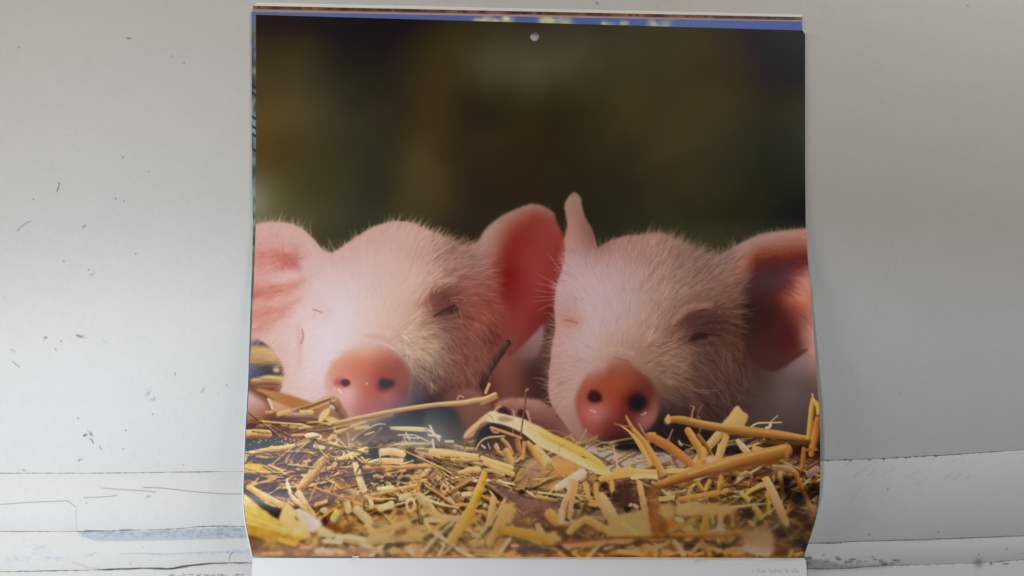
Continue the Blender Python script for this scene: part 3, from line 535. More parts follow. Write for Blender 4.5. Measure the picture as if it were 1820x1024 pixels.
    st(A(840,170, 910,230, 985,330), [3,12,9], (150,112,92), (116,86,72), 1.6, 1, True, 6, 0, 9)
    c.fill(A(740,360, 755,280, 830,225, 835,270, 800,320), (226,192,134), 1.); c.fill(A(800,330, 850,305, 930,345, 860,360), (220,184,124), 1.2)
    for p, w, col in ((A(260,268,330,262), 5, (214,174,112)), (A(360,290,490,255), 8, (226,190,122)), (A(560,265,700,270), 8, (226,192,128)), (A(400,375,460,380), 5, (224,190,130)), (A(480,400,560,385,650,400), 8, (226,196,142)), (A(170,375,320,385), 7, (196,156,104)), (A(850,215,870,230), 7, (220,184,176)), (A(1000,240,1040,245), 2, (214,170,140)), (A(1000,265,1060,290), 2, (220,170,140))):
        st(p, w, col, np.array(col) * .78, 1.2)
    c.fill(A(60,520, 200,515, 400,520, 420,570, 250,600, 60,605), (54,44,50), 3, .95)
    for _ in range(26): x, y = 100 + rs.rand() * 420, 490 + rs.rand() * 70; c.blob(*A(x, y)[0], .8 + rs.rand() * 1.6, .7 + rs.rand(), (206,176,150), .5, .8)
    st(A(40,455, 200,450, 300,458), 12, (236,204,142), (190,146,88), 2); st(A(60,490,300,495), 5, (150,110,80), None, 2, .8)
    st(A(60,650, 300,600, 500,570, 670,515), [8,9,7,6], (232,200,142), (172,128,80), 1.5); st(A(280,600,330,565), 4, (214,176,110), None, 1)
    c.stroke([(531,762),(596,752),(640,742.5),(706,729.5),(771,720),(820,716),(843,712),(862,709),(882,700)], [5,7.5,8,8,8.5,9,9.5,9,8], (222,188,134), (150,112,76), 1., 1, True, 8, 6, 5)
    c.stroke([(560,765),(640,752),(700,737)], 5, (176,140,104), (140,110,88), 2, .7)
    st(B(515,105, 560,0), [5,5], (220,182,120), (170,128,78), 1); st(B(470,200, 560,165, 632,130), 5, (176,132,80), (132,92,56), 1)
    st(A(620,478, 690,470, 770,490), [7,9,5], (252,238,206), (230,196,130), 1.2)
    st(A(500,470,620,465), 4, (206,166,116), None, 1.2)
    st(A(810,535, 880,470, 960,425, 1060,385, 1170,350), [6,9,6,4,3], (230,198,142), (186,146,98), 1); st(A(880,400,900,480), 4, (232,202,150), None, 1)
    st(A(1035,525, 1100,470, 1180,420, 1270,375, 1350,375), [4,5,4,3,2], (226,196,152), (150,114,90), 1); st(A(1340,370, 1430,440, 1520,490), 3, (120,92,86), None, 1.2)
    st(A(1060,410, 1200,395), 6, (204,172,118), None, 1.4); st(A(1380,410, 1560,415, 1765,425), [6,8,8], (234,214,166), (206,178,126), 1)
    c.fill(A(1070,520, 1120,440, 1250,410, 1400,420, 1500,490, 1300,560), (92,80,80), 3, .7)
    for p in (A(1450,470,1600,470), A(1520,440,1560,520), A(1500,490,1640,500), A(1600,470,1800,560), A(1720,370,1790,450), A(1690,420,1760,480), A(1380,560,1560,550,1760,545), A(1150,470,1240,440)):
        st(p, 2.5, (224,198,160), None, 1, .85)
    st(A(880,490, 960,550, 1020,640, 1040,700), 3, (206,170,130), None, 1.2); st(A(1000,440,1020,600), 2, (206,176,140), None, 1, .8)
    st(A(880,690, 980,670, 1080,630, 1180,600), [4,8,11,12], (240,216,150), (206,164,84), 1.4); st(A(960,660,970,630), 2.5, (236,210,160), None, 1)
    c.fill(A(1190,560,1270,570,1270,690,1210,690), (60,54,60), 3, .85); c.fill(A(1520,590,1640,600,1700,690,1540,720), (66,58,62), 3, .85)
    st(A(1290,625, 1400,620, 1515,645), [12,14,11], (240,216,162), (204,164,110), 1.4); st(A(1160,730, 1300,705, 1500,715), [6,11,13], (234,204,148), (190,144,92), 1.6)
    st(A(1610,605, 1700,615, 1830,640), [6,11,13], (236,210,156), (196,158,104), 1.6); c.blob(*A(1660,650)[0], 7, 9, (196,158,132), .5, .8)
    c.fill(A(440,600, 640,610, 860,560, 800,700, 640,800, 460,780, 420,680), (126,90,74), 4, .6)
    st(A(440,730, 470,660, 500,610), 4, (170,140,118), None, 1.4); st(A(600,710,670,700), 5, (206,164,110), None, 1.6); st(A(690,560,800,590), 6, (214,178,116), None, 1.4)
    st(A(830,640, 740,730, 650,840, 560,970), [11,12,13,14], (206,168,112), (150,110,66), 1.4, 1, True, 6, 0, 6)
    st(A(1060,700, 1100,830, 1150,985), [9,12,13], (238,214,162), (214,180,120), 1.2)
    st(A(1030,650,1050,720), 5, (226,198,150), None, 1.2)
    c.fill(A(1130,790, 1500,780, 1600,800, 1500,880, 1200,950, 1150,870), (84,64,54), 4, .85)
    st(A(1120,765, 1400,760, 1800,745), [7,9,8], (206,160,102), (146,98,54), 1.6)
    c.fill(A(40,760, 110,720, 260,740, 430,770, 330,830, 290,950, 260,820, 60,800), [(435,830,216,176,76),(460,828,212,170,70),(490,835,196,150,66),(478,850,190,146,62)], 2)
    st(A(700,1000, 740,810), 3, (190,134,80), None, 1.2)
    for _ in range(46):
        x, y = 440 + rs.rand() * 520, 690 + rs.rand() * 240; l = 15 + rs.rand() * 40; a = rs.rand() * 3.14
        st(A(x, y, x + np.cos(a) * l, y + np.sin(a) * l), 1.5 + rs.rand() * 3, np.array((208,162,104)) * (.75 + .4 * rs.rand()), None, 1.2, .85)
    for _ in range(60):
        x, y = 1200 + rs.rand() * 620, 790 + rs.rand() * 220; l = 15 + rs.rand() * 55; a = rs.randn() * .6 - .2
        st(A(x, y, x + np.cos(a) * l, y + np.sin(a) * l), 2 + rs.rand() * 4, np.array((222,182,116)) * (.7 + .42 * rs.rand()), np.array((160,112,62)), 1.3, .85)
    for _ in range(85):
        x, y = 432 + rs.rand() * 400, 748 + rs.rand() * 115; l = 18 + rs.rand() ** 2 * 80; a = rs.randn() * .42; col = pal[rs.randint(len(pal))] * (.7 + .4 * rs.rand())
        if y < 790 and x > 600: continue
        d = np.array((np.cos(a), np.sin(a))) * l / 2; q = np.array((x, y))
        st([q - d + (0, 2), q + d + (0, 2)], 2.4, (60,42,34), None, 2, .5); st([q - d, q + (rs.randn() * 2, rs.randn() * 2), q + d], .9 + rs.rand() * 2.4, np.minimum(col * 1.12, 250), col * .75, 1., .9)
    # ---- middle: husk leaf and the straws under it
    c.fill(B(0,250, 250,260, 330,420, 300,520, 180,560, 0,520), [(765,735,70,76,82),(800,745,60,64,68),(815,760,66,66,66),(770,775,130,124,116),(800,785,92,88,84)], 4, .8)
    c.fill(B(440,480, 560,370, 800,420, 1000,560, 1000,700, 860,640, 600,620, 440,600), [(860,790,50,46,54),(880,765,44,36,38),(920,775,66,44,36),(940,800,80,52,38),(890,800,92,66,48)], 3, .95)
    for p, w, col in ((B(560,400,680,440,850,500), 5, (206,156,98)), (B(430,610,470,540,540,495,700,480), 3.5, (206,164,112)), (B(600,560,640,620,700,640), 6, (200,152,92)), (B(660,500,720,560,760,640), 7, (190,140,84)), (B(560,400,590,440,640,450), 4, (190,144,96)),
                      (B(480,560,520,590), 4, (216,176,124)), (B(540,540,560,600), 2, (200,170,140)), (B(700,600,740,700,740,800), 13, (204,160,96)), (B(800,500,830,640), 10, (176,124,70)), (B(870,520,860,690), 6, (206,156,90)), (B(610,540,640,600), 4, (224,190,140)), (B(340,590,420,595), 5, (206,164,130)), (B(150,530,240,530), 5, (220,194,160)), (B(230,570,330,600), 9, (176,140,116))):
        st(p, w, col, np.array(col) * .72, 1.1)
    for p in (B(0,420,60,460,110,520), B(20,380,60,480), B(80,470,120,490), B(40,500,60,600), B(0,470,110,480)): st(p, 3.5, (226,206,176), None, 1.6, .85)
    st(B(0,615, 240,640, 470,665), [11,11,8], (238,212,152), (196,156,96), 1.4); st(B(200,690, 340,700, 470,690), 7, (206,168,104), (150,108,62), 1.4)
    st(B(470,670, 600,720, 780,775), [7,10,9], (240,216,152), (196,152,84), 1.2); st(B(490,720, 640,780, 785,830), [6,10,9], (232,200,130), (176,128,66), 1.3); st(B(270,810, 380,785, 470,780), [4,11,10], (226,194,126), (180,136,76), 1.6)
    c.fill(B(860,740, 920,690, 1000,690, 1010,740, 920,800), (184,150,116), 4, .6)
    st(B(890,530, 960,620, 1050,760), [8,13,12], (206,166,92), (160,114,54), 1.6); st(B(960,560,1040,640,1070,720), 7, (216,182,116), None, 1.3)
    st(B(1060,660,1110,700), 6, (206,176,140), None, 1.2); c.fill(B(1120,670, 1240,690, 1330,760, 1260,820, 1150,780), (190,140,78), 3, .9)
    c.fill(B(1150,780,1250,760,1340,760,1300,830,1170,850), (190,126,68), 3, .7)
    husk = B(320,495, 350,430, 430,360, 555,262, 640,272, 760,300, 860,325, 930,362, 1010,395, 1120,460, 1260,520, 1400,592, 1500,660, 1640,795, 1570,830, 1450,780, 1330,720, 1190,655, 1060,598, 1000,570, 900,485, 780,415, 640,365, 520,350, 450,400, 400,480)
    c.fill(husk, [(825,778,196,152,112),(845,755,206,164,120),(870,738,212,190,142),(890,740,216,200,160),(925,748,210,194,152),(950,758,206,184,136),(940,765,214,190,144),(980,775,206,176,96),(1010,785,196,160,66),(970,785,218,192,138),(1000,800,222,198,142),(1040,805,206,172,84),(1035,818,224,200,140),(1070,832,216,186,108),(1080,838,222,196,126)], 1.1, c=6)
    c.fill(B(560,268, 620,268, 600,330, 640,350, 720,365, 640,362, 530,348, 575,320), (226,208,166), 1.2, .8)
    c.fill(B(625,320, 680,300, 770,325, 740,352, 660,355), (150,124,90), 1.6, .9); st(B(535,280,575,310,590,345), 1.5, (140,106,72), None, 1, .8)
    st(B(330,490, 430,375, 540,300), 3, (216,180,130), None, 1.2, .8); st(B(340,505,450,410,540,355), 4, (150,112,84), None, 1.6, .7)
    st(B(1010,470, 1200,560, 1450,680, 1620,790), [5,6,7,3], (190,152,54), None, 2.5, .75); st(B(860,440, 1000,550, 1200,640, 1500,790), 3, (236,214,166), None, 1.5, .8)
    st(B(900,400,1100,500,1300,620,1560,790), 1.6, (176,136,60), None, 1.2, .6); st(B(1180,630,1185,580,1230,550), 2, (150,112,60), None, 1, .8); st(B(1380,660,1425,680), 1.8, (96,60,36), None, .9)
    st(B(860,325, 980,382, 1120,455), 1.6, (160,124,70), None, 1, .6)
    st(B(900,50, 880,80, 875,200, 855,330, 835,490), [2.4,3,3,2.6], (132,90,62), (88,56,40), .9); st(B(905,55,880,75), 3, (150,108,84), None, 1); st(B(770,300,765,480), 1.6, (196,156,120), None, 1, .7)
    st(B(1665,560, 1690,680, 1715,790), [2.2,3.5,4], (208,164,116), None, 1)
    st(B(1540,870, 1680,830, 1830,790), [9,15,18], (222,184,106), (176,130,60), 2)
    # ---- right: upright straws
    c.fill(D(0,520, 200,530, 440,560, 640,600, 1000,560, 1300,560, 1500,590, 1500,640, 1000,640, 640,615, 300,600, 0,600), (26,18,20), 4, .9)
    c.fill(D(1200,480,1500,520,1760,540,1760,660,1480,640,1300,560), (34,20,16), 4, .85)
    c.fill(D(690,420,780,420,880,520,820,600,740,560), (30,20,18), 3, .8)
    st(D(1700,330, 1690,500, 1680,650), 10, (160,108,50), (112,68,30), 1.6)
    c.fill(D(900,360, 960,290, 1030,203, 1080,250, 1130,290, 1100,370, 1060,440, 900,440), [(1290,750,196,158,92),(1308,728,204,168,104),(1325,745,160,126,74),(1300,765,176,134,74)], 1.1)
    st(D(960,360, 860,470, 780,560, 700,660, 610,770), [16,16,15,14,10], (204,166,96), (156,112,56), 1.2, 1, True, 6, 8, 5)
    st(D(590,400, 660,510, 715,610, 720,740), [12,15,14,12], (196,148,78), (146,98,42), 1.2, 1, True, 6, 0, 6); st(D(680,450, 760,550, 830,660), [9,8,5], (140,92,44), (92,56,26), 1.2)
    st(D(945,460, 900,570, 860,690), [10,14,14], (196,156,94), (160,114,60), 1.3); st(D(880,540,860,640), 6, (206,168,108), None, 1.4)
    st(D(1030,500, 1080,560, 1140,625), [7,12,12], (200,174,134), (166,132,92), 1.3); st(D(1120,560,1200,530,1280,500), [5,6,7], (190,154,96), None, 1.2); st(D(1170,570,1260,590), 9, (186,148,90), None, 1.6); st(D(1140,540,1230,500), 5, (120,80,44), None, 1.2)
    c.fill(D(760,650,830,640,840,690,790,720,760,700), (186,156,124), 2)
    st(D(620,200, 650,220, 625,310), 2, (146,100,66), None, 1); st(D(735,185,700,240,680,310), 2, (120,80,58), None, 1.2); st(D(660,205,640,260,640,310), 3, (150,100,64), None, 1); st(D(700,290,710,430), 3, (120,78,44), None, 1.4)
    st(D(405,325, 540,325, 720,365, 900,395, 1100,430, 1350,455, 1690,495), [11,14,15,15,16,13,8], (178,128,64), (108,66,28), 1.2, 1, True, 6, 0, 6, 3)
    st(D(620,320, 900,375, 1100,385, 1400,425, 1690,480), 2.4, (196,148,80), None, 1.2, .8); st(D(415,310,432,285,440,310), 4, (186,142,84), None, 1); c.blob(*D(425,335)[0], 5, 6, (196,146,82), .4)
    st(D(1200,500, 1400,530, 1690,520), 8, (86,50,22), None, 2.5, .8)
    st(D(1150,388, 1210,355, 1300,350, 1425,347), [3,3,2.6,2], (196,168,122), None, .9); st(D(1390,285,1330,340,1300,400), 2.4, (160,132,100), None, 1); st(D(1280,395,1320,385,1325,350), 4, (210,186,140), None, 1.2)
    st(D(55,285, 120,400, 210,510, 290,640, 400,815), [3,7,11,14,10], (196,146,76), (150,102,46), 1.2, 1, True, 6, 0, 5); st(D(0,365, 90,430, 180,540, 275,720), [2,4,9,8], (206,164,92), (176,128,64), 1.1); st(D(-40,360,60,380,130,380), 2.5, (150,90,60), None, 1.4)
    st(D(250,465, 330,500, 440,565, 540,640, 640,720), [14,17,18,17,14], (180,116,56), (140,82,34), 1.2, 1, True, 6, 0, 5); st(D(265,445,320,445), 5, (190,128,70), None, 1.6)
    st(D(470,405, 430,505), 2.4, (136,104,80), None, 1)
    st(D(-40,820, 120,790, 340,790), [6,14,12], (226,190,118), (192,146,74), 1.8); st(D(100,830, 220,815, 340,825), 8, (240,218,160), None, 2.2, .8); c.fill(D(-40,770,100,750,160,775,60,820,-40,830), (196,152,80), 3, .8)
    st(D(410,770,520,770,620,770), 8, (224,186,110), None, 2)
    st(D(320,910, 500,845, 720,775, 900,725, 1120,670, 1300,635, 1480,590), [14,18,22,24,26,28,24], (184,134,70), (104,62,26), 1.3, 1, True, 8, 0, 7, 9)
    st(D(600,800, 900,700, 1100,640, 1470,555), 4, (196,150,88), None, 2, .7); st(D(760,850, 1100,730, 1420,700), 9, (100,56,24), None, 3, .8)
    c.fill(D(1455,535, 1485,545, 1480,650, 1455,690), (150,108,60), 1.6, .7)
    st(D(1695,130, 1680,250, 1655,490), [7,9,8], (200,150,72), (150,100,40), 1.2); st(D(1685,90,1700,150), 3, (186,140,110), None, 1.4); st(D(1690,150,1735,200,1745,270), 8, (196,150,70), None, 1.4)
    st(D(1740,300, 1720,420, 1690,600), [10,11,9], (176,118,60), (130,80,36), 1.4); st(D(1615,560, 1610,660, 1595,770), [7,9,8], (166,106,48), (120,72,30), 1.2); st(D(1610,590,1740,580), 5, (140,88,44), None, 1.6)
    st(D(1640,740, 1690,690, 1760,670), 1.8, (60,46,40), None, 1)
    # ---- bottom left, large and softer
    c.fill(E(20,200, 100,240, 300,400, 420,420, 400,520, 300,480, 120,330, 20,290), (58,44,48), 2.5)
    c.fill(E(20,280, 75,290, 230,420, 400,545, 640,630, 650,680, 560,690, 380,650, 90,560, 20,545), [(435,885,226,204,116),(470,910,226,200,110),(500,935,222,190,104),(540,950,218,184,98),(440,925,220,188,98),(480,945,204,166,76)], 2)
    for k_ in range(16): y_ = rs.rand(); st(E(30, 300 + 250 * y_, 250, 440 + 160 * y_, 560 + 60 * rs.rand(), 640 + 30 * y_), 1.5 + rs.rand() * 2, (236,216,140) if rs.rand() < .5 else (190,150,70), None, 2, .5)
    c.fill(E(20,560, 90,570, 370,625, 400,690, 300,765, 250,710, 110,650, 20,640), [(440,940,192,150,70),(480,950,188,144,62),(490,962,184,138,60)], 2.2)
    st(E(380,690, 470,720, 535,735), 9, (216,172,66), None, 3); st(E(370,640,520,680,620,690), 5, (190,142,44), None, 3, .7)
    st(E(100,225, 250,310, 420,400), [10,13,12], (232,198,130), (190,144,80), 1.6); st(E(450,160, 460,220, 490,280), [3,7,4], (236,214,174), None, 1.2)
    c.fill(E(445,375, 520,430, 600,540, 650,620, 630,665, 500,630, 390,535, 400,450), [(512,900,236,204,146),(525,925,236,206,150),(505,925,230,196,124),(540,945,236,204,130)], 1.8)
    c.fill(E(525,430, 620,440, 700,500, 765,560, 700,620, 640,615, 590,540), [(530,910,238,216,186),(550,925,244,226,214),(560,935,240,222,210),(548,938,238,206,176)], 1.6)
    st(E(460,265, 520,340, 600,400, 700,480), [4,8,9,7], (238,212,166), (196,158,110), 1.2); st(E(520,490,555,530), 3, (150,104,64), None, 1.6)
    st(E(790,0, 680,130, 560,265), [11,12,13], (200,160,104), (150,108,64), 1.5, 1, True, 6, 0, 6); st(E(545,270, 610,370, 690,460), [13,10,5], (234,204,152), (196,156,98), 1.4)
    c.fill(E(600,290, 760,270, 880,310, 900,360, 800,430, 690,420, 640,350), (104,78,58), 4, .75); st(E(700,385,820,350), 6, (214,164,110), None, 1.6); st(E(650,360,700,220), 2.5, (190,130,80), None, 1.2)
    c.fill(E(790,250, 880,190, 960,180, 1080,260, 1180,300, 1160,350, 960,370, 860,300), (176,130,78), 6, .5)
    st(E(1190,310, 1400,260, 1620,215), 8, (214,174,108), (160,114,62), 2); st(E(1250,245,1420,225), 6, (234,202,140), None, 1.6)
    for p, w, col in ((E(1055,410,1190,545), 16, (234,200,140)), (E(860,520,905,440), 12, (236,208,130)), (E(1270,430,1400,375), 12, (238,210,150)), (E(980,370,1000,450), 12, (230,194,134)), (E(1190,340,1210,390), 7, (238,212,156)), (E(1620,290,1700,400,1800,500), 14, (224,186,126)), (E(1690,525,1820,520), 8, (240,208,156)), (E(1460,330,1560,300), 12, (226,190,136)),
                      (E(740,620,860,655), 16, (242,218,164)), (E(880,675,1010,675,1160,705), 9, (248,228,172)), (E(775,715,860,715,940,725), 8, (246,224,168)), (E(1220,650,1400,590,1560,555), 11, (214,172,106)), (E(1170,700,1400,680,1660,670), 18, (208,166,104)), (E(1160,580,1220,640), 12, (226,186,120)), (E(1040,545,1180,610), 7, (196,146,84)), (E(760,440,800,430), 9, (228,190,130)), (E(1600,600,1700,590), 9, (214,170,110)), (E(1380,500,1420,440), 8, (206,160,96))):
        st(p, w, col, np.array(col) * .78, 2.4, .95)
    t = np.linspace(0, 2 * np.pi, 15); q = E(1555, 390)[0]; c.stroke([(q[0] + 6.5 * np.cos(a), q[1] + 11 * np.sin(a)) for a in t], 4.5, (238,212,160), (200,160,110), 1.8); c.blob(q[0], q[1], 4, 7, (120,80,50), .5)
    c.fill(E(800,570, 880,560, 960,600, 1000,620, 880,640), (112,64,34), 3, .85); c.fill(E(1380,640,1480,610,1540,640,1440,660), (112,66,32), 3, .8)
    c.fill(E(130,700, 300,760, 700,760, 1150,770, 1150,830, 150,850), [(455,980,110,76,60),(520,978,146,104,80),(620,980,150,108,84)], 3, .8)
    for p, w, col in ((E(710,800,780,790), 9, (232,198,160)), (E(800,800,860,810), 9, (236,204,170)), (E(860,790,960,815), 8, (226,190,136)), (E(560,770,680,765), 5, (206,164,116)), (E(1100,745,1220,765), 6, (236,206,156)), (E(1540,780,1570,820), 9, (226,196,168)), (E(1390,790,1450,800), 12, (196,156,92)), (E(220,830,420,825), 8, (196,150,84)), (E(1220,790,1300,810), 10, (200,160,110))):
        st(p, w, col, np.array(col) * .84, 3, .9)
    # ---- bottom middle
    c.fill(F(540,90, 640,190, 780,280, 980,340, 1200,350, 1220,400, 1060,450, 1200,590, 1310,660, 1220,690, 1080,580, 900,480, 760,370, 600,250), [(875,850,120,80,58),(900,875,104,76,66),(940,895,124,84,68),(980,890,120,82,68),(960,915,108,68,50),(1000,945,84,48,32),(1020,955,96,56,36),(930,880,112,80,68)], 4)
    c.fill(F(780,120, 860,20, 1000,30, 1040,80, 900,240, 800,240), [(925,835,150,116,82),(950,830,166,130,92),(935,850,134,98,68)], 6, .6)
    st(F(510,95, 470,230, 400,400, 310,580, 190,740), [10,15,17,16,9], (214,172,76), (176,128,50), 2.2, 1, True, 8, 6, 4)
    st(F(590,310, 575,440, 545,570), [10,13,12], (222,184,118), (180,136,76), 3); st(F(720,400, 650,540, 600,640, 540,740), [18,17,15,10], (206,160,92), (164,118,60), 3.4)
    c.fill(F(690,360,790,440,720,560,650,560,640,440), (206,162,96), 4, .8); c.fill(F(720,560,820,440,900,520,920,580,800,590), (120,78,54), 4, .7)
    st(F(650,610, 850,640, 1000,680, 1120,715), [15,17,18,16], (208,158,72), (168,118,44), 3); c.fill(F(1060,650,1120,640,1150,690,1100,730), (214,168,84), 3, .9); st(F(980,560,1030,650), 9, (206,162,96), None, 3)
    st(F(1080,460,1160,540), 20, (208,162,86), (180,130,64), 5, .9)
    st(F(1140,240, 1250,180, 1400,90), [9,15,17], (226,204,178), (196,166,136), 2.8); st(F(1290,170, 1270,290, 1215,390, 1190,560), [16,12,10,9], (216,176,126), (186,138,86), 2.6); st(F(1330,180,1290,330,1260,520), 8, (190,142,90), None, 3); st(F(1190,430,1200,560), 10, (226,196,150), None, 3, .8)
    st(F(1250,640, 1330,570, 1420,520, 1560,600, 1720,660), [10,12,13,14,13], (214,174,100), (174,126,62), 3)
    st(F(1530,300, 1620,450, 1730,650), [20,22,20], (212,178,118), (176,136,82), 3.4); st(F(1400,180,1440,320,1500,390), 9, (190,142,80), None, 3); st(F(1460,190,1490,320), 5, (120,78,46), None, 2.4); st(F(1500,180,1510,330), 8, (184,138,70), None, 3)
    st(F(1640,170,1650,270), 7, (206,162,90), None, 2); st(F(1725,170,1745,260), 4, (214,172,106), None, 1.6)
    c.fill(F(1545,190,1610,190,1610,250,1560,250), (54,30,20), 2.5, .9); c.fill(F(1660,190,1830,180,1830,420,1720,400,1640,330,1600,290,1700,260), (62,36,26), 4, .9)
    st(F(1120,735, 1400,705, 1830,672), 6, (112,66,36), None, 2.6); st(F(1200,760,1500,730,1830,700), 7, (180,132,78), None, 3, .8)
    c.fill(F(800,770, 900,755, 1080,770, 1090,830, 850,830), (72,54,44), 4, .9); c.fill(F(760,715,830,715,820,750,770,750), (84,52,36), 2.5, .9); st(F(750,750,800,752), 4, (226,180,134), None, 2)
    st(F(0,350, 60,460, 110,500, 310,515), [8,11,12,10], (232,194,138), (190,144,90), 2.4); st(F(0,520,160,530), 6, (236,200,136), None, 2); st(F(420,440,520,450), 6, (196,148,90), None, 2.5); st(F(370,560,480,470), 7, (176,128,74), None, 2.5); st(F(420,600,520,600), 6, (206,160,100), None, 2.6)
    q = F(150, 240)[0]; c.stroke([(q[0] + 6 * np.cos(a), q[1] + 5 * np.sin(a)) for a in t], 3, (206,162,112), None, 1.6); c.blob(q[0], q[1], 3.4, 3, (90,58,40), .5)
    st(F(210,260,300,215,400,160), 6, (196,152,94), (130,86,50), 1.6); st(F(240,220,360,150), 5, (150,104,64), None, 1.4); st(F(310,290,390,290), 8, (230,196,136), None, 1.8); c.blob(*F(510,390)[0], 3.4, 3, (240,210,150), .5); c.blob(*F(80,640)[0], 5, 4, (236,204,150), .5); c.blob(*F(240,440)[0], 3.4, 3.4, (236,200,140), .5)
    c.blob(*F(840,275)[0], 6, 4.5, (40,26,22), .5); c.blob(*F(880,245)[0], 4, 3, (56,34,28), .5)
    # ---- bottom right
    c.fill(G(-40,280, 180,230, 330,210, 400,230, 330,300, 200,350, 80,380, -40,400), [(1105,890,66,42,34),(1130,880,84,54,40),(1160,870,112,72,44)], 4, .9)
    st(G(170,170, 200,300, 230,450, 250,640), [9,11,13,12], (208,170,116), (180,132,76), 2.4); c.fill(G(250,260,330,240,370,450,440,600,330,640,270,600,250,450), [(1160,880,130,86,44),(1170,920,128,76,32),(1175,945,130,74,28)], 4)
    c.fill(G(-40,480,180,440,230,540,260,640,-40,650), [(1105,925,204,160,88),(1130,930,206,166,96),(1115,945,200,156,84)], 4, .85); st(G(20,530,180,640), 8, (220,186,104), None, 3); st(G(80,400,110,370), 5, (206,160,130), None, 2); st(G(130,380,160,400), 6, (200,156,130), None, 2)
    c.fill(G(40,400,90,390,100,430,60,450), (30,16,12), 2)
    st(G(350,330, 430,320, 500,300), [8,8,4], (206,164,96), None, 2.4); st(G(500,340, 720,300, 960,250), [9,10,8], (196,148,72), (150,100,42), 2.6); c.fill(G(500,380, 700,370, 980,390, 1030,420, 940,470, 700,470, 510,470), [(1205,905,206,162,98),(1250,905,200,154,88),(1300,905,190,144,84)], 3.4)
    st(G(500,290,485,400,495,520), 2.8, (110,66,32), None, 1.6); c.fill(G(350,400,470,370,490,480,420,500), (196,148,82), 3, .9); st(G(490,500,560,520), 8, (226,194,140), None, 2.4); c.fill(G(400,520,470,510,520,560,450,580), (176,104,36), 3, .9)
    st(G(450,600,560,550,700,480), 9, (150,110,50), None, 3.4); st(G(570,600,630,570), 8, (196,158,90), None, 3); st(G(770,480,745,580,720,640), [13,13,10], (186,140,56), (150,104,36), 3); st(G(890,470,885,540,880,620), [7,9,8], (200,156,98), None, 3); c.blob(*G(885,590)[0], 6, 8, (226,194,156), .5); st(G(950,460,960,560), 7, (110,66,28), None, 3); st(G(990,440,1000,580), 6, (160,112,62), None, 3)
    st(G(-40,668, 400,660, 800,650, 1080,635), [5,6,7,7], (122,72,30), None, 2.4); st(G(450,640,800,630,1080,610), 6, (176,120,50), None, 3, .8)
    for p, w, col in ((G(1000,190,1130,85), 8, (190,146,104)), (G(1050,130,1150,110,1160,200), 5, (150,104,66)), (G(1110,280,1180,240,1260,190), 7, (206,170,80)), (G(1060,270,1140,340), 8, (200,166,76)), (G(620,270,640,220), 6, (186,136,56)), (G(750,260,800,160), 8, (190,144,76)), (G(900,140,880,250), 12, (170,120,56)), (G(680,180,720,240), 9, (184,132,54)), (G(1180,400,1240,500), 12, (190,150,66)), (G(1290,250,1310,470), 8, (180,140,62)), (G(1060,440,1100,460), 6, (206,156,86)), (G(1130,520,1180,560), 7, (196,150,90)),
                      (G(1340,50,1480,60,1560,120), 10, (160,122,86)), (G(1650,120,1740,60), 14, (150,116,96)), (G(1540,100,1620,290,1720,500), 9, (160,104,48)), (G(1460,470,1500,360,1535,240), 7, (172,116,50)), (G(1640,270,1690,190,1740,130), 5, (140,90,46)), (G(1480,440,1610,340), 4, (160,104,56)), (G(1400,80,1420,200,1440,330), 8, (176,128,66)), (G(1560,470,1540,520), 4, (170,110,54)), (G(1500,550,1700,540), 6, (136,84,34)), (G(1700,340,1735,310), 7, (190,150,128))):
        st(p, w, col, np.array(col) * .74, 1.8, .95)
    st(G(1275,140, 1350,290, 1430,470, 1470,560), [13,16,14,8], (210,172,122), (176,132,82), 2)
    for x, y, rx, ry, col in ((1470,240,14,20,(24,18,16)), (1560,330,14,16,(22,14,12)), (1700,260,14,14,(20,13,12)), (1120,460,14,9,(38,20,12)), (1420,640,11,8,(44,24,12)), (1590,730,18,12,(36,20,12)), (640,740,12,6,(54,40,34)), (930,745,16,6,(48,38,34)), (1560,470,20,5,(60,28,14)), (830,340,10,5,(110,62,30)), (1000,150,6,8,(50,24,14)), (1660,560,12,6,(60,34,16))):
        c.blob(*G(x, y)[0], rx, ry, col, .45, .85)
    c.fill(G(1080,600,1280,570,1330,640,1330,800,1200,790,1090,700), [(1330,945,176,126,76),(1355,960,190,146,104),(1360,980,212,178,150),(1340,970,196,152,112)], 5, .8); st(G(1100,750,1200,775,1310,810), 12, (212,178,146), None, 3.4)
    for p, w, col in ((G(615,830,660,770,720,715), 6, (190,138,84)), (G(715,680,760,760,800,825), 8, (172,116,66)), (G(650,825,750,790), 3, (216,172,124)), (G(470,690,530,760,570,825), 9, (206,172,128)), (G(200,740,330,750,450,700), 6, (206,160,90)), (G(0,790,200,800), 7, (200,156,96)), (G(230,730,330,780), 6, (216,172,92)), (G(850,775,900,785), 6, (214,166,110)), (G(920,800,1020,770), 12, (176,126,70)), (G(1040,760,1070,800), 9, (196,144,98)), (G(1500,770,1600,765), 3, (150,100,56)), (G(1530,820,1610,800), 5, (190,140,80)), (G(60,760,140,740), 5, (190,136,76)), (G(380,780,450,800), 8, (186,140,86))):
        st(p, w, col, np.array(col) * .78, 2.2, .95)
    # loose fibres over everything, then the foreground drops out of focus
    n = 2600; X, Y = scatter([(405,790),(700,806),(850,840),(1000,860),(1200,880),(1500,860),(1500,1030),(405,1030)], n, rs)
    c.hairs(X, Y, rs.randn(n) * 45 + 180 * (rs.rand(n) < .5), 6 + rs.rand(n) ** 2 * 28, rs.randn(n)[:, None] * 40 * np.array((1., .86, .66)), .55, .6, 1.3, rs)
    bx, m = c.mask([(405,770),(600,790),(800,812),(900,830),(1040,858),(1200,860),(1330,840),(1500,850),(1500,1030),(405,1030)], 8)
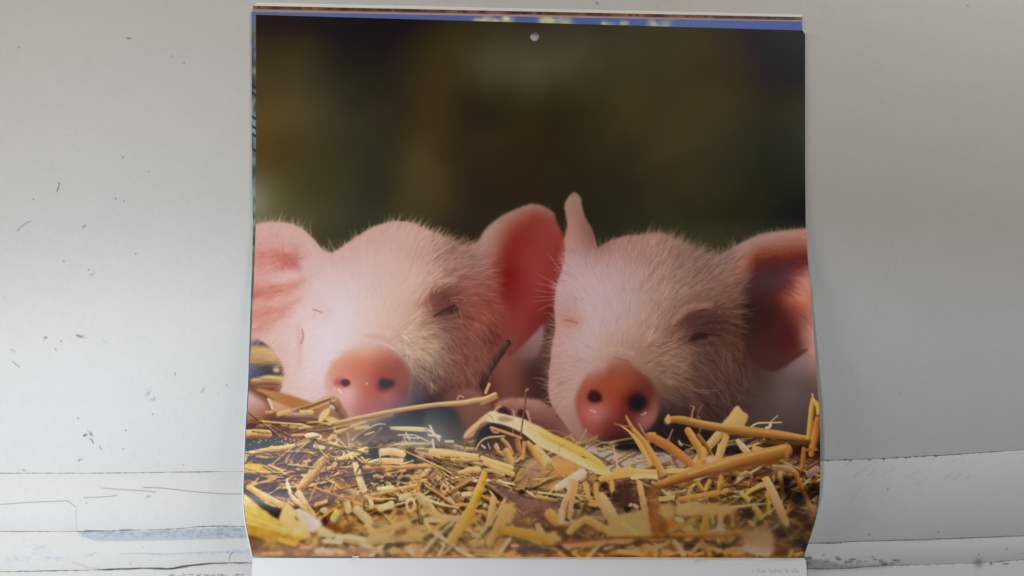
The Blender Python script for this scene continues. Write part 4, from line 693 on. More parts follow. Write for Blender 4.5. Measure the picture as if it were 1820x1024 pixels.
    x0, y0, x1, y1 = bx; g = c.a[y0:y1, x0:x1]; h, w = g.shape[:2]
    g *= (1 + m * (.14 * (value_noise(h, w, 5, RS(71)) - .5) + .2 * (value_noise(h, w, 16, RS(72)) - .5)))[..., None]
    xx = np.arange(x0, x1) / c.S + c.x0; yy = (np.arange(y0, y1) / c.S + c.y0)[:, None]
    lo = blur2(g.copy(), 14.); g += (g - lo) * (.45 * m * np.clip((930 - (np.arange(y0, y1) / c.S + c.y0)) / 60, .25, 1)[:, None])[..., None]; np.clip(g, 14, 250, out=g)
    fade = np.interp(xx, [900, 1100, 1300, 1460], [1, .95, .90, .84])[None] * (1 - .04 * np.clip((yy - 860) / 90, 0, 1) * np.clip((xx[None] - 700) / 300, 0, 1))
    g *= (1 - m * (1 - fade))[..., None]
    y0 = int((700 - c.y0) * c.S); v = c.a[y0:]; h, w = v.shape[:2]
    b1 = blur2(v.copy(), 3.2); y = np.arange(h) / c.S + 700
    k = np.clip((y - 880) / 80, 0, .8)[:, None, None].astype(np.float32)
    v += (b1 - v) * k
    return c
# ---------------------------------------------------------------- materials
def lin(c):
    c = np.clip(np.asarray(c, np.float32) / 255.0, 0, 1)
    return np.where(c <= .04045, c / 12.92, ((c + .055) / 1.055) ** 2.4).astype(np.float32)

def painted_image(name, canvas_rgb_linear):
    """an in-memory image made of what the painter drew"""
    h, w, _ = canvas_rgb_linear.shape
    im = bpy.data.images.new(name, w, h, alpha=False, float_buffer=True)
    im.colorspace_settings.name = 'Non-Color'
    buf = np.ones((h, w, 4), np.float32); buf[..., :3] = canvas_rgb_linear[::-1]
    im.pixels.foreach_set(buf.ravel()); im.update()
    return im

def material(name, color=(.8, .8, .8), rough=.5, spec=.5, image=None, noise=None, bump=None):
    m = bpy.data.materials.new(name); m.use_nodes = True
    nt = m.node_tree; bs = nt.nodes['Principled BSDF']
    bs.inputs['Base Color'].default_value = (*color, 1)
    bs.inputs['Roughness'].default_value = rough; bs.inputs['Specular IOR Level'].default_value = spec
    src = None
    if image:
        t = nt.nodes.new('ShaderNodeTexImage'); t.image = image; t.extension = 'EXTEND'; t.interpolation = 'Cubic'
        u = nt.nodes.new('ShaderNodeUVMap'); u.uv_map = 'UVMap'; nt.links.new(u.outputs[0], t.inputs[0]); src = t.outputs[0]
    tc = nt.nodes.new('ShaderNodeTexCoord')
    if noise:
        sc_, amt = noise
        n = nt.nodes.new('ShaderNodeTexNoise'); n.inputs['Scale'].default_value = sc_; n.inputs['Detail'].default_value = 5
        nt.links.new(tc.outputs['Object'], n.inputs['Vector'])
        r = nt.nodes.new('ShaderNodeMapRange'); r.inputs[1].default_value = .3; r.inputs[2].default_value = .7
        r.inputs[3].default_value = 1 - amt; r.inputs[4].default_value = 1 + amt
        nt.links.new(n.outputs['Fac'], r.inputs[0])
        x = nt.nodes.new('ShaderNodeMix'); x.data_type = 'RGBA'; x.blend_type = 'MULTIPLY'; x.inputs[0].default_value = 1
        if src: nt.links.new(src, x.inputs[6])
        else: x.inputs[6].default_value = (*color, 1)
        nt.links.new(r.outputs[0], x.inputs[7]); src = x.outputs[2]
    if src: nt.links.new(src, bs.inputs['Base Color'])
    if bump:
        sc_, st_ = bump
        n = nt.nodes.new('ShaderNodeTexNoise'); n.inputs['Scale'].default_value = sc_; n.inputs['Detail'].default_value = 3
        nt.links.new(tc.outputs['Object'], n.inputs['Vector'])
        b = nt.nodes.new('ShaderNodeBump'); b.inputs['Strength'].default_value = st_; b.inputs['Distance'].default_value = .0004
        nt.links.new(n.outputs['Fac'], b.inputs['Height']); nt.links.new(b.outputs[0], bs.inputs['Normal'])
    return m

def wx(x, z=0.): return (x - CX) * PX * (D - z) / D
def wy(y, z=0.): return (CY - y) * PX * (D - z) / D

def mesh_obj(name, verts, faces, mat, parent=None, uvs=None, smooth=True, thick=0.):
    me = bpy.data.meshes.new(name); me.from_pydata([tuple(map(float, v)) for v in verts], [], faces)
    if uvs is not None:
        ul = me.uv_layers.new(name='UVMap'); li = np.empty(len(me.loops), int); me.loops.foreach_get('vertex_index', li)
        ul.data.foreach_set('uv', np.asarray(uvs, np.float32)[li].ravel())
    if smooth: me.polygons.foreach_set('use_smooth', [True] * len(me.polygons))
    me.materials.append(mat); me.update()
    o = bpy.data.objects.new(name, me); SC.collection.objects.link(o)
    if parent: o.parent = parent
    if thick:
        s = o.modifiers.new('thickness', 'SOLIDIFY'); s.thickness = thick; s.offset = -1
        e = o.modifiers.new('crisp_edges', 'EDGE_SPLIT'); e.split_angle = math.radians(40)
    return o

# ---------------------------------------------------------------- the painted boards under the calendar
def paint_boards():
    X0, Y0, X1, Y1 = -300, -220, 2120, 1300
    c = Canvas(X0, Y0, X1, Y1, 1.25, (213, 211, 207))
    c.a *= (1 + 0.008 * (value_noise(c.h, c.w, 190, RS(8)) - .5) + .008 * (value_noise(c.h, c.w, 34, RS(9)) - .5) + .018 * (value_noise(c.h, c.w, 5, RS(10)) - .5) + .016 * (value_noise(c.h, c.w, 2, RS(12)) - .5))[..., None]
    st = c.stroke; g = (120, 122, 126)
    A = Z(0, 780, 3.9565); T = Z(0, 0, 3.939); M = Z(0, 260, 3.939); N = Z(0, 520, 3.939); R = Z(1400, 780, 4.1976)
    dk = (96, 94, 92)
    for p, w, al in ((M(415,255,410,285,398,315), 1.7, .8), (M(118,595,165,550,220,522), 1.3, .6), (M(580,568,597,555), 2, .7), (T(892,268,912,271), 2.4, .7), (N(92,485,138,522), 1.3, .8), (N(1225,562,1226,582), 1.5, .7),
                     (A(632,0,650,12,656,32), 2, .7), (A(720,346,860,358,1000,366,1095,376), 1.5, .5), (A(1010,343,1150,348,1380,374,1600,388,1712,388), 1.6, .55), (A(590,414,740,408,820,398), 1.4, .5), (A(1610,855,1618,820,1638,797), 1.5, .75), (A(0,462,200,448,440,438,480,442,528,478), 1.4, .5), (A(535,478,536,640), 1, .3)):
        st(p, w, dk, None, .9, al, False)
    for x, y, r_ in [*[(*q, 1.2) for q in T(130,332,1288,440,1200,394)], *[(*q, 1.4) for q in M(862,77,620,866,810,368,868,384,1040,178,950,752,445,805,234,370)], *[(*q, 1.3) for q in N(390,398,428,340,1068,852,548,880,882,965,1586,650)], *[(*q, 1.1) for q in A(865,70,1291,184,606,452,1054,855,915,875,638,702,1533,624)], (1720,10,1.4), (1600,700,1),
                     (1545,950,1.3), (1668,946,1.3), (1790,976,1.6), (1740,986,1.2), (1578,870,1.2)]:
        c.blob(x, y, r_, r_, (110,106,102), .5, .8)
    rs = RS(15)
    def smudge(x, y, rx, ry, n, al, col=(128,130,134)):
        ux, uy = rs.randn(2); L_ = math.hypot(ux, uy)
        for _ in range(n * 4):
            t = rs.randn() * .9; o = rs.randn() * .35
            c.blob(x + (ux * t - uy * o) / L_ * rx, y + (uy * t + ux * o) / L_ * ry, .5 + rs.rand() * 1.3, .4 + rs.rand() * .8, col, .6, al * (.3 + .7 * rs.rand()), rs.rand() * 180)
    smudge(*N(318,318)[0], 3, 3, 7, .5); smudge(*N(560,305)[0], 6, 4, 9, .7, (104,100,98)); smudge(*N(90,410)[0], 3, 4, 5, .4); smudge(*N(1040,700)[0], 3, 7, 8, .5); smudge(*N(1075,748)[0], 5, 3, 5, .5); smudge(*N(1420,683)[0], 3, 4, 5, .4)
    smudge(*N(595,1000)[0], 2, 2, 6, .8, (90,88,86)); smudge(*N(640,992)[0], 4, 3, 8, .6); smudge(*N(740,345)[0], 6, 2, 4, .3); smudge(*A(560,150)[0], 6, 1, 5, .6); smudge(*A(708,70)[0], 3, 4, 5, .4); smudge(*A(165,220)[0], 4, 1.4, 4, .4); smudge(*M(640,895)[0], 5, 3, 4, .35); smudge(*A(1040,408)[0], 4, 2, 5, .4); smudge(*A(640,815)[0], 6, 3, 6, .4); smudge(1061,6, 4, 3, 5, .5)
    for _ in range(46):   # faint specks elsewhere
        c.blob(X0 + rs.rand() * (X1 - X0), Y0 + rs.rand() * (Y1 - Y0), .6 + rs.rand() * .7, .6 + rs.rand() * .7, (150,147,142), .5, .55)
    # worn grey strip where the top coat is gone, on the left
    top = [(135 + i * 6.5, 944.5 - i * .13 + rs.rand() * 3.2 - (0 if rs.rand() > .12 else 4) - (2.2 if i > 28 else 0)) for i in range(62)]
    c.fill(top + [(540,962),(437,957),(330,960),(220,962.5),(172,962.5),(150,955)], (178,184,196), .8, .95, False)
    rs2 = RS(33)
    for i in range(260):
        t_ = rs2.rand(); x = 140 + t_ * 330; y = 946 - t_ * 5 + rs2.rand() ** 1.5 * 13
        c.blob(x, y, 1 + rs2.rand() * 3, .6 + rs2.rand() * 1.4, (148,149,154) if rs2.rand() < .6 else (206,207,206), .6, .55)
    st([(150,943),(185,944)], 2, (124,128,140), None, 1.4, .8); st([(213,942),(236,941.5)], 2, (130,134,146), None, 1.4, .8)
    for x, y, rx, ry, al in ((66,974,18,6,.4),(75,985,20,7,.3),(25,994,24,5,.45),(95,993,26,4,.4),(420,981,24,3,.6),(360,984,26,2.4,.5),(275,985,22,1.5,.5),(300,820,60,20,.03)):
        for _ in range(26): c.blob(x + rs2.randn() * rx * .6, y + rs2.randn() * ry * .6, 1 + rs2.rand() * 4, .7 + rs2.rand() * 1.5, (170,176,190), .6, al * .5)
    st(A(500,870,560,885,620,910,690,915), 4, (206,188,168), None, 3, .7); st(A(840,812,1000,806,1120,815,1400,802,1750,795), 1.8, (170,176,188), None, 1.6, .6)
    # scuffs on the right
    for p in (R(470,470,520,400,570,340), R(500,275,600,210,640,175), R(600,275,650,240), R(700,270,790,230), R(890,285,980,240), R(1050,230,1105,130), R(870,190,885,150), R(1160,305,1220,255), R(1230,310,1305,258), R(1330,300,1370,262), R(960,340,1040,290), R(1215,190,1260,150), R(1300,190,1320,150), R(430,205,470,165), R(710,180,722,150)):
        st(p, 1.6, (166,162,154), None, 1.6, .35, False)
    for x, y in ((300,164),(430,156),(470,163),(612,160),(718,153),(820,141),(885,142),(910,138),(960,134),(1018,131),(1107,129)):
        c.blob(*R(x, y)[0], 2.6, 1.2, (74,68,62), .5, .85)
    for _ in range(90):
        x = 1432 + rs2.rand() ** 1.6 * 180; c.blob(x, 998 + rs2.randn() * 4 - (x - 1432) * .005, 1 + rs2.rand() * 5, .7 + rs2.rand() * 1.3, (96,98,98) if rs2.rand() < .6 else (196,194,188), .5, .5)
    c.fill([(1424,996),(1470,997),(1500,1004),(1560,1004),(1600,1002),(1560,1010),(1480,1014),(1424,1012)], (140,146,146), 2, .55)
    for x, y, rx, ry in ((1740,1001,6,6),(1572,1003,6,2.4),(1592,997,2,2),(1788,1002,6,1.6),(1762,1003,3,1.2),(1438,992,5,1.6)):
        c.blob(x, y, rx, ry, (84,78,70), .7, .7)
    st([(1440,966),(1520,962.5),(1630,961),(1700,958),(1820,953)], 1.4, (120,112,102), None, 1.2, .6, False)
    st([(1500,964),(1520,985),(1521,1000)], 1.4, (212,206,196), None, 1, .5, False); st([(1465,973),(1466,995)], 1.2, (212,206,196), None, 1, .4, False)
    # dirt collected along the joints
    rs3 = RS(44)
    for J in (J1, J2, J3):
        P = spline(J, 40); n = len(P)
        for i in range(0, n - 1):
            if rs3.rand() < .5: st([P[i] + (0, rs3.randn() * .3), P[i + 1] + (0, rs3.randn() * .3)], .8 + rs3.rand() * 1.2, (112,108,102), None, 1., .1 + .4 * rs3.rand(), False)
    P = spline(J3, 30)
    for i in range(len(P)):
        if 170 < P[i][0] < 440 and rs3.rand() < .8: st([P[i] + (-7, rs3.rand() * 2 - 1), P[i] + (7, rs3.rand() * 2 - 1)], 1.1 + rs3.rand() * 1.4, (122,123,122), None, 1.1, .6, False)
    for i in range(34): x = 290 + rs3.rand() * 155; c.blob(x, 1023 + rs3.randn() * 1.2, 1 + rs3.rand() * 4, .8, (120,124,128), .5, .8)
    return c
J1 = [(-300,845),(0,841.5),(200,841),(430,838),(1000,832),(1460,819),(1650,811),(1820,800),(2120,780)]
J2 = [(-300,947),(0,945),(135,945),(300,941),(437,936),(900,955),(1440,966),(1520,963),(1820,953),(2120,940)]
J3 = [(-300,1019),(0,1016.5),(150,1014),(260,1010.5),(300,1011.5),(350,1004.5),(440,1001),(900,1005),(1430,1012),(1560,1007),(1750,1001.5),(1820,996),(2120,984)]

def build_boards():
    cv = paint_boards()
    im = painted_image('board_paint', lin(np.clip(cv.a, 0, 255)))
    paint = material('old_white_paint', rough=.55, spec=.25, image=im, bump=(900, .12))
    gap = material('joint_dirt', (.42, .41, .39), .9, .1, noise=(300, .3))
    x0, x1 = wx(-1300), wx(3120)
    # the bed the boards lie on
    b = bmesh.new(); bmesh.ops.create_cube(b, size=1)
    for v in b.verts: v.co = ((x0 if v.co.x < 0 else x1) * .999, (wy(2100) if v.co.y < 0 else wy(-1100)) * .999, -.016 if v.co.z < 0 else -.0022)
    me = bpy.data.meshes.new('tabletop'); b.to_mesh(me); b.free(); me.materials.append(gap)
    base = bpy.data.objects.new('tabletop', me); SC.collection.objects.link(base)
    base['kind'] = 'structure'; base['label'] = 'old white painted boards with scuffs, worn patches and open joints under the calendar'
    xs = np.concatenate([[-1300., -800.], np.linspace(-300, 2120, 240), [2600., 3120.]]); rs = RS(61)
    def edge(J, off, amp, seed):
        P = spline(J, 20); y = np.interp(xs, P[:, 0], P[:, 1])
        r = RS(seed); n = np.interp(xs, np.linspace(-300, 2120, 130), r.randn(130))
        return y + off + amp * n
    rows = [(-1100 + 0 * xs, edge(J1, -.1, .25, 1), 0., 'plank'), (edge(J1, .1, .25, 2), edge(J2, -.1, .25, 3), -.0001, 'plank'), (edge(J2, .1, .25, 4), edge(J3, -.2, .4, 5), -.0003, 'plank'), (edge(J3, .25, .4, 6), 2100 + 0 * xs, -.0001, 'plank')]
    for ya, yb, z, nm in rows:
        n = len(xs); vs = []; uv = []
        bev = 1.1     # rounded lips, in reference units
        prof = [(ya, -.002), (ya, z - .0004), (ya + bev * .35, z - .0001), (ya + bev, z), (yb - bev, z), (yb - bev * .35, z - .0001), (yb, z - .0004), (yb, -.002)]
        for yy, zz in prof:
            for i in range(n):
                vs.append((wx(xs[i]), wy(yy[i]), zz)); uv.append(((xs[i] + 300) / 2420, 1 - (yy[i] + 220) / 1520))
        fs = [(k * n + i, (k + 1) * n + i, (k + 1) * n + i + 1, k * n + i + 1) for k in range(len(prof) - 1) for i in range(n - 1)]
        mesh_obj(nm, vs, fs, paint, base, uv)

# ---------------------------------------------------------------- the calendar
LY = [20, 300, 400, 480, 520, 600, 680, 730, 780, 850, 880, 905, 925, 947, 965, 979, 990]
LX = [455, 455, 454.6, 452, 450, 446.5, 443, 440, 436.5, 434, 433, 434, 436.5, 440, 444, 447.5, 450]
RX = [1431, 1431, 1432, 1437, 1441, 1446.5, 1452.5, 1456, 1458, 1458, 1457, 1453.5, 1449.5, 1442.5, 1437, 1432, 1427.5]
def smooth_table(Y, V):
    q = np.linspace(Y[0], Y[-1], 400); v = np.interp(q, Y, V)
    k = np.exp(-.5 * (np.arange(-12, 13) / 5.) ** 2); k /= k.sum()
    return q, np.convolve(np.pad(v, 12, mode='edge'), k, 'valid')
QL, VL = smooth_table(LY, LX); _, VR = smooth_table(LY, RX)
LIFT0 = .0010      # the stack of sheets under the picture page
def page_height(u, y, f=1.):
    """rise of the sheet over the board where it bulges before the fold"""
    l = np.interp(y, QL, VL); r = np.interp(y, QL, VR)
    zl = (1 - 455. / (CX - l)) * D; zr = (1 - 520.5 / (r - CX)) * D
    return (zl * (1 - u) + zr * u) * f

def sheet(name, corners, lift, factor, mat, parent, left=None, right=None, nu=70, nv=150, hole=None, thick=.00014, wave=0., seed=0):
    """a paper sheet: corners = y of its top edge left/right and of its fold left/right; hole = (u, v, radius)"""
    tl, tr, bl, br = corners
    L = left or (lambda y: np.interp(y, QL, VL)); R = right or (lambda y: np.interp(y, QL, VR))
    def pt(u, v):
        y = (tl + (tr - tl) * u) * (1 - v) + (bl + (br - bl) * u) * v
        x = L(y) + (R(y) - L(y)) * u
        z = page_height(u, y, factor) + lift + wave * math.sin(u * 7 + seed) * (1 - v) ** 2
        return (wx(x, z), wy(y, z), z), (x, y)
    us = np.linspace(0, 1, nu + 1); vs_ = np.linspace(0, 1, nv + 1)
    V, XY, F = [], [], []
    for v in vs_:
        for u in us:
            p, q = pt(u, v); V.append(p); XY.append(q)
    skip = set(); w = nu + 1
    if hole:
        hx, hy, hr = hole       # place and radius of the punched hole
        hu = (hx - L(hy)) / (R(hy) - L(hy)); y_t = tl + (tr - tl) * hu; hv = (hy - y_t) / (bl + (br - bl) * hu - y_t)
        i0 = int(round(hu * nu)); j0 = int(round(hv * nv)); k = 3; kv = 3
        ia, ib, ja, jb = i0 - k, i0 + k, j0 - kv, j0 + kv
        for j in range(ja, jb):
            for i in range(ia, ib): skip.add((i, j))
        ring = [(i, ja) for i in range(ia, ib)] + [(ib, j) for j in range(ja, jb)] + [(i, jb) for i in range(ib, ia, -1)] + [(ia, j) for j in range(jb, ja, -1)]
        W_ = 975. * PX; H_ = 960. * PX
        prev = [j * w + i for i, j in ring]; n = len(ring)
        for s in (.5, 1.):
            cur = []
            for (i, j) in ring:
                du, dv = us[i] - hu, vs_[j] - hv; a = math.atan2(dv * H_, du * W_)
                cu, cv = hu + math.cos(a) * hr / W_, hv + math.sin(a) * hr / H_
                p, q = pt(us[i] + (cu - us[i]) * s, vs_[j] + (cv - vs_[j]) * s); V.append(p); XY.append(q); cur.append(len(V) - 1)
            for t in range(n): F.append((prev[t], cur[t], cur[(t + 1) % n], prev[(t + 1) % n]))
            prev = cur
    for j in range(nv):
        for i in range(nu):
            if (i, j) not in skip: F.append((j * w + i, (j + 1) * w + i, (j + 1) * w + i + 1, j * w + i + 1))
    UV = [((x - 420) / 1055., 1 - (y - 10) / 995.) for x, y in XY]
    return mesh_obj(name, V, F, mat, parent, UV, True, thick)

def light_at(X, Y):
    """how strongly the board is lit at a place: used to turn observed print colours into paper reflectance"""
    x = (X - 910) / 910.; y = (Y - 512) / 512.
    return LIGHT_FIT(x, y)

def under_print(kind):
    """print of the pages that peep out at the top and on the left"""
    c = Canvas(420, 0, 1475, 1005, .8, (90, 100, 160)); rs = RS(9)
    if kind == 'blue':
        c.a[:] = c.field((0, 0, c.w, c.h), [(450,25,78,90,132),(700,32,74,86,132),(900,36,72,84,126),(1100,44,70,84,130),(1250,48,74,92,134),(1425,46,64,74,130),(450,150,110,124,150),(450,300,96,110,110),(450,600,70,70,90),(900,500,90,100,140),(1400,500,90,100,140)], 20)
        for x0, x1, n in ((846,912,26),(955,1000,18),(1000,1020,4),(1070,1090,6),(1105,1110,3),(1150,1190,16)):
            for _ in range(n): c.blob(x0 + rs.rand() * (x1 - x0), 26 + (x0 - 447) * .0175 + rs.rand() * 20, 3 + rs.rand() * 7, 3 + rs.rand() * 5, [(206,196,130),(150,150,136),(186,178,110),(120,124,140)][rs.randint(4)], .6, .7)
        for _ in range(60):
            y = 60 + rs.rand() * 560; c.blob(446 + rs.rand() * 8, y, 2 + rs.rand() * 4, 4 + rs.rand() * 14, [(70,96,60),(120,138,150),(52,60,48),(130,142,120),(40,44,40)][rs.randint(5)], .6, .8)
        for y in (150,163,205,222,236,262): c.stroke([(445,y),(457,y+8)], 4, (30,30,34), None, 2)
    elif kind == 'brown':
        c.a[:] = (142, 118, 110)
        n = value_noise(c.h, c.w, 14, RS(4))
        yy, xx = np.mgrid[0:c.h, 0:c.w]; py = yy / .8; px = 420 + xx / .8
        top = 10.5 + (px - 449) * (30.5 - 10.5) / 978.
        m = np.clip((top + 5.4 - py) / 1.2 + .5, 0, 1)[..., None]
        dark = np.array((92, 60, 42)) * (.55 + .8 * n[..., None])
        c.a[:] = c.a * (1 - m) + dark * m
        for _ in range(60): x = 450 + rs.rand() * 975; c.blob(x, 13 + (x - 449) * .0205, 1 + rs.rand() * 4, 1.6, (34,22,16), .6, .8)
    return c

def build_calendar():
    root = bpy.data.objects.new('wall_calendar', None); SC.collection.objects.link(root)
    root.location = (0, 0, 0)
    root['label'] = 'open wall calendar with a photograph of two sleeping pink piglets in straw'; root['category'] = 'calendar'
    # --- picture page
    cv = paint_straw(paint_piglets())
    yy, xx = np.mgrid[0:cv.h, 0:cv.w]
    E = light_at(xx / cv.S + cv.x0, yy / cv.S + cv.y0)
    gx, gy = (xx / cv.S + cv.x0 - 910) / 910., (yy / cv.S + cv.y0 - 512) / 512.
    sheen = LIGHT_FIT(gx, gy, HAZE_COEF, 0.)         # gloss seen in the photograph is not ink
    a = np.maximum(lin(np.clip(blur2(cv.a, .8), 0, 255)) - .85 * sheen, .0015) / E
    k = a.max(-1, keepdims=True); a *= np.where(k > .68, .68 + .25 * (1 - np.exp(-(np.maximum(k, .68) - .68) / .25)), k) / k
    pic = material('glossy_picture_print', rough=.36, spec=.4, image=painted_image('piglet_print', a), bump=(60, .05))
    hole = (950, 65, 2.45e-3)
    sheet('picture_page', (26.3, 54.3, 988.3, 993.3), LIFT0, 1., pic, root, hole=hole)['label'] = 'top page with the photograph of two piglets asleep in straw'
    # --- pages under it
    def lower(kind): 
        u = under_print(kind); y2, x2 = np.mgrid[0:u.h, 0:u.w]
        return painted_image(kind + '_print', np.clip(lin(np.clip(u.a, 0, 255)) / light_at(x2 / .8 + 420, y2 / .8), .003, .9))
    blue = material('blue_sky_print', rough=.3, spec=.5, image=lower('blue')); brown = material('brown_print', rough=.35, spec=.5, image=lower('brown'))
    white = material('white_paper', (.90, .89, .86), .6, .3, noise=(40, .01))
    Lb = lambda y: np.interp(y, QL, VL) - np.interp(y, [20, 300, 400, 700, 990], [8, 7, 5, 2, .5])
    Rb = lambda y: np.interp(y, QL, VR) - np.interp(y, [20, 990], [5.5, 2])
    h2 = (950, 65, 2.7e-3)
    def uvfix(o, y0):   # these prints start at y0 = 0
        ul = o.data.uv_layers['UVMap'].data; a_ = np.empty(len(ul) * 2, np.float32); ul.foreach_get('uv', a_); a_ = a_.reshape(-1, 2)
        y = (1 - a_[:, 1]) * 995 + 10; a_[:, 1] = 1 - y / 1005.; ul.foreach_set('uv', a_.ravel())
    o = sheet('page', (21, 38.4, 988.5, 993.5), LIFT0 - .00024, .985, blue, root, Lb, Rb, hole=h2, wave=.00002); uvfix(o, 0); o['label'] = 'page below with a blue sky print showing along the top edge'
    Lc = lambda y: np.interp(y, QL, VL) - np.interp(y, [10, 300, 990], [5, 4, .5]); Rc = lambda y: np.interp(y, QL, VR) - np.interp(y, [20, 990], [5, 3])
    h3 = (950, 65, 2.8e-3)
    o = sheet('page', (10.3, 30.5, 988.7, 993.7), LIFT0 - .00048, .96, brown, root, Lc, Rc, hole=h3, wave=.00002, seed=2); uvfix(o, 0); o['label'] = 'lower page with a dark brown and pink top strip'
    Ld = lambda y: np.interp(y, QL, VL) - 3 + np.interp(y, [4, 6, 9], [4, 1, 0]); Rd = lambda y: np.interp(y, QL, VR) - 5.5
    h4 = (950, 65, 2.9e-3)
    o = sheet('back_cover', (4.2, 26.0, 989, 994), LIFT0 - .00072, .5, white, root, Ld, Rd, hole=h4, seed=3); o['label'] = 'white back cover edge above the other pages'
    # --- white lower half below the fold
    cw = Canvas(420, 985, 1475, 1960, 1.2, (234, 233, 234)); rs = RS(3)
    cw.a[:3] = (226, 218, 206)
    x = 1331.
    for word in (1, 0, 5, 0, 6, 1, 0, 2, 0, 4):
        if word == 0: x += 4.5; continue
        for _ in range(word):       # faint tiny credit line, too small to read
            h_ = 5.6 if rs.rand() < .35 else 4.
            cw.stroke([(x, 1014 - h_), (x + .3, 1014)], 1.1, (150,148,146), None, .9, .55, False); cw.stroke([(x, 1014 - rs.rand() * 4), (x + 2.2, 1014 - rs.rand() * 4)], .9, (150,148,146), None, .9, .5, False)
            x += 3.4
    wl = material('white_calendar_page', rough=.45, spec=.35, image=painted_image('lower_page_print', lin(np.clip(cw.a, 0, 255))))
    V, F, UV = [], [], []; nu, nv = 60, 90
    yl = [989.5, 1000, 1015, 1030, 1060, 1110, 1180, 1300, 1500, 1950]; zl = [.0060, .0064, .0070, .0077, .0090, .0110, .0115, .0090, .0050, .0030]
    for j in range(nv + 1):
        t = (j / nv) ** 1.6
        for i in range(nu + 1):
            u = i / nu; s0 = 988.6 + 5 * u; y = s0 + t * 950
            z = np.interp(y - s0 + 989.5, yl, zl) * (1 if j else 1); z = z - (.0035 if j == 0 else 0)
            xa = 455.2 + (CX - 455) * 0; xb = 1428.5 - 3.
            X = xa + (xb - xa) * u
            V.append((wx(X), wy(s0, .004) - (y - s0) * PX * .995, z)); UV.append(((X - 420) / 1055., 1 - (y - 985) / 975.))
    F = [(j * (nu + 1) + i, (j + 1) * (nu + 1) + i, (j + 1) * (nu + 1) + i + 1, j * (nu + 1) + i + 1) for j in range(nv) for i in range(nu)]
    mesh_obj('lower_page', V, F, wl, root, UV, True, .0002)['label'] = 'plain white lower page below the fold with a faint credit line'
    # --- frayed corners and staples
    fray = material('torn_paper', (.82, .81, .78), .8, .2, noise=(400, .1))
    def chip(pts, z):
        n = len(pts); v = [(wx(a, z), wy(b, z), z + dz) for a, b, dz in pts] + [(wx(a, z), wy(b, z), z + dz - .0003) for a, b, dz in pts]
        f = [tuple(range(n))[::-1], tuple(range(n, 2 * n))] + [(i, (i + 1) % n, n + (i + 1) % n, n + i) for i in range(n)]
        mesh_obj('torn_corner', v, f, fray, root, smooth=False)
    chip([(1427,53.6,0),(1430.5,53.2,.0003),(1432.4,56,.0005),(1432,60.5,.0004),(1429.6,59.2,.0001),(1428,56.2,0)], LIFT0 + .0005)
    chip([(1421,43.5,0),(1423.5,39,.0002),(1426,40.5,.0004),(1425.6,46.5,.0003),(1422.4,46.6,0)], LIFT0 - .0002)
    metal = material('staple_wire', (.72, .72, .72), .35, .5, noise=(200, .05))
    for x, y in ((637, 989.8), (1240, 992.6)):
        z = .0075; b = bmesh.new()
        bmesh.ops.create_cube(b, size=1)
        for v in b.verts: v.co = (wx(x) + v.co.x * .0035, wy(y, z) + v.co.y * .0006, z + v.co.z * .0005)
        bmesh.ops.bevel(b, geom=b.edges[:], offset=.00012, segments=2, affect='EDGES')
        me = bpy.data.meshes.new('staple'); b.to_mesh(me); b.free(); me.materials.append(metal)
        so = bpy.data.objects.new('staple', me); SC.collection.objects.link(so); so.parent = root

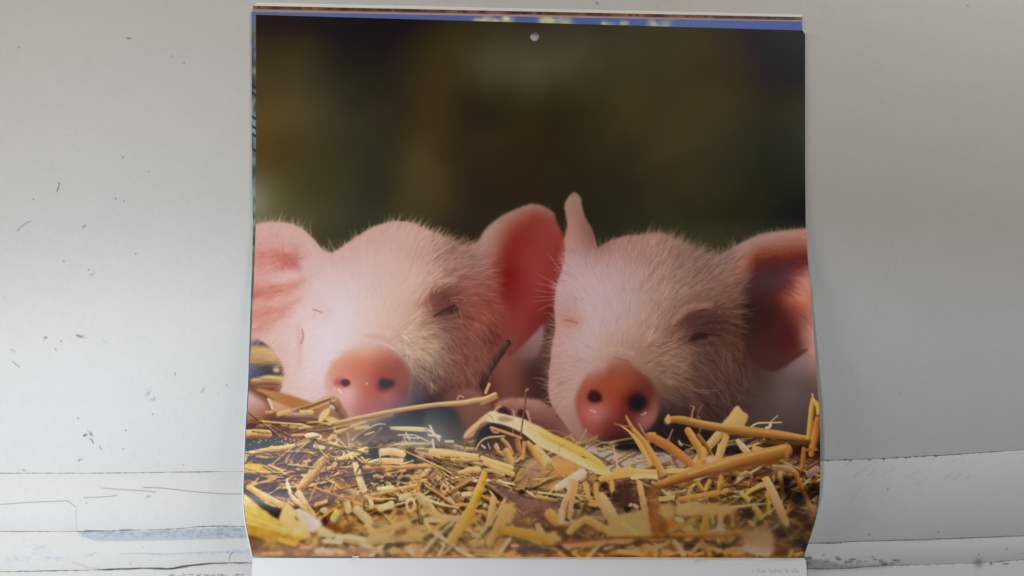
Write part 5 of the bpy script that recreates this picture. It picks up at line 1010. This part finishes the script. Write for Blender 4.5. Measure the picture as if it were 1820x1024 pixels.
LIGHT_COEF = np.array([[0.6039, 0.2509, -0.3035, -0.6019, 0.3838, 0.2389, -0.383, -0.254, -0.0496, -0.0367, -0.4134, -0.1836, 0.3063, 0.2803, 0.1866, 0.1334, -0.017, -0.2895, 0.0618, 0.3401, 0.0948, -0.0631, 0.062, 0.0959, -0.09, 0.0038, -0.0236], [0.6165, 0.291, -0.366, -0.6601, 0.5534, 0.287, -0.5137, -0.2843, -0.0613, 0.0027, -0.4133, -0.2716, 0.2909, 0.3359, 0.1948, 0.1489, 0.0039, -0.3143, 0.0486, 0.3717, 0.1144, -0.063, 0.0273, 0.0997, -0.0661, 0.0103, -0.0259], [0.6049, 0.3177, -0.4085, -0.6896, 0.6827, 0.3225, -0.6051, -0.3044, -0.0702, 0.0312, -0.3872, -0.3328, 0.2487, 0.3705, 0.1998, 0.1698, 0.0246, -0.3714, 0.0222, 0.432, 0.1185, -0.0745, 0.0409, 0.1173, -0.0697, 0.0163, -0.0273]])
HAZE_COEF = np.array([[0.0107, 0.0194, 0.0005, -0.0499, 0.0077, 0.0382, -0.021, -0.0157, -0.0198, -0.1484, -0.2429, 0.288, 0.4003, -0.0692, 0.0279, -0.0239, 0.2549, 0.7186, -0.3066, -0.9748, 0.0649, -0.0008, -0.4298, -0.1282, 0.4729, 0.0006, -0.0118], [0.0116, 0.0238, 0.0089, -0.0573, -0.0192, 0.039, -0.0031, -0.0201, -0.0314, -0.1783, -0.2639, 0.3519, 0.4552, -0.0912, 0.0291, -0.0158, 0.3143, 0.8059, -0.3838, -1.1038, 0.0743, 0.0006, -0.4814, -0.149, 0.5222, 0.0006, -0.0126], [0.0121, 0.0271, 0.016, -0.0625, -0.0423, 0.0389, 0.0128, -0.0235, -0.0407, -0.1993, -0.2769, 0.3965, 0.4938, -0.1062, 0.029, -0.0084, 0.3617, 0.8642, -0.4461, -1.1913, 0.0807, 0.0026, -0.5158, -0.1648, 0.5531, 0.0007, -0.013]])
def LIGHT_FIT(x, y, coef=None, lo=.12):
    coef = LIGHT_COEF if coef is None else coef
    x = np.asarray(x, float); y = np.clip(y, -.9, .93)
    s = 1 / (1 + np.exp(-(y + .03 + .018 * x) * 55)); k = 0
    E = np.zeros(x.shape + (3,))
    for i in range(4):
        for j in range(7):
            if i + j <= 7: E += (x ** i * y ** j)[..., None] * coef[:, k]; k += 1
    E += s[..., None] * coef[:, k] + (s * x)[..., None] * coef[:, k + 1]
    return np.clip(E, lo, 2)
build_boards()
build_calendar()
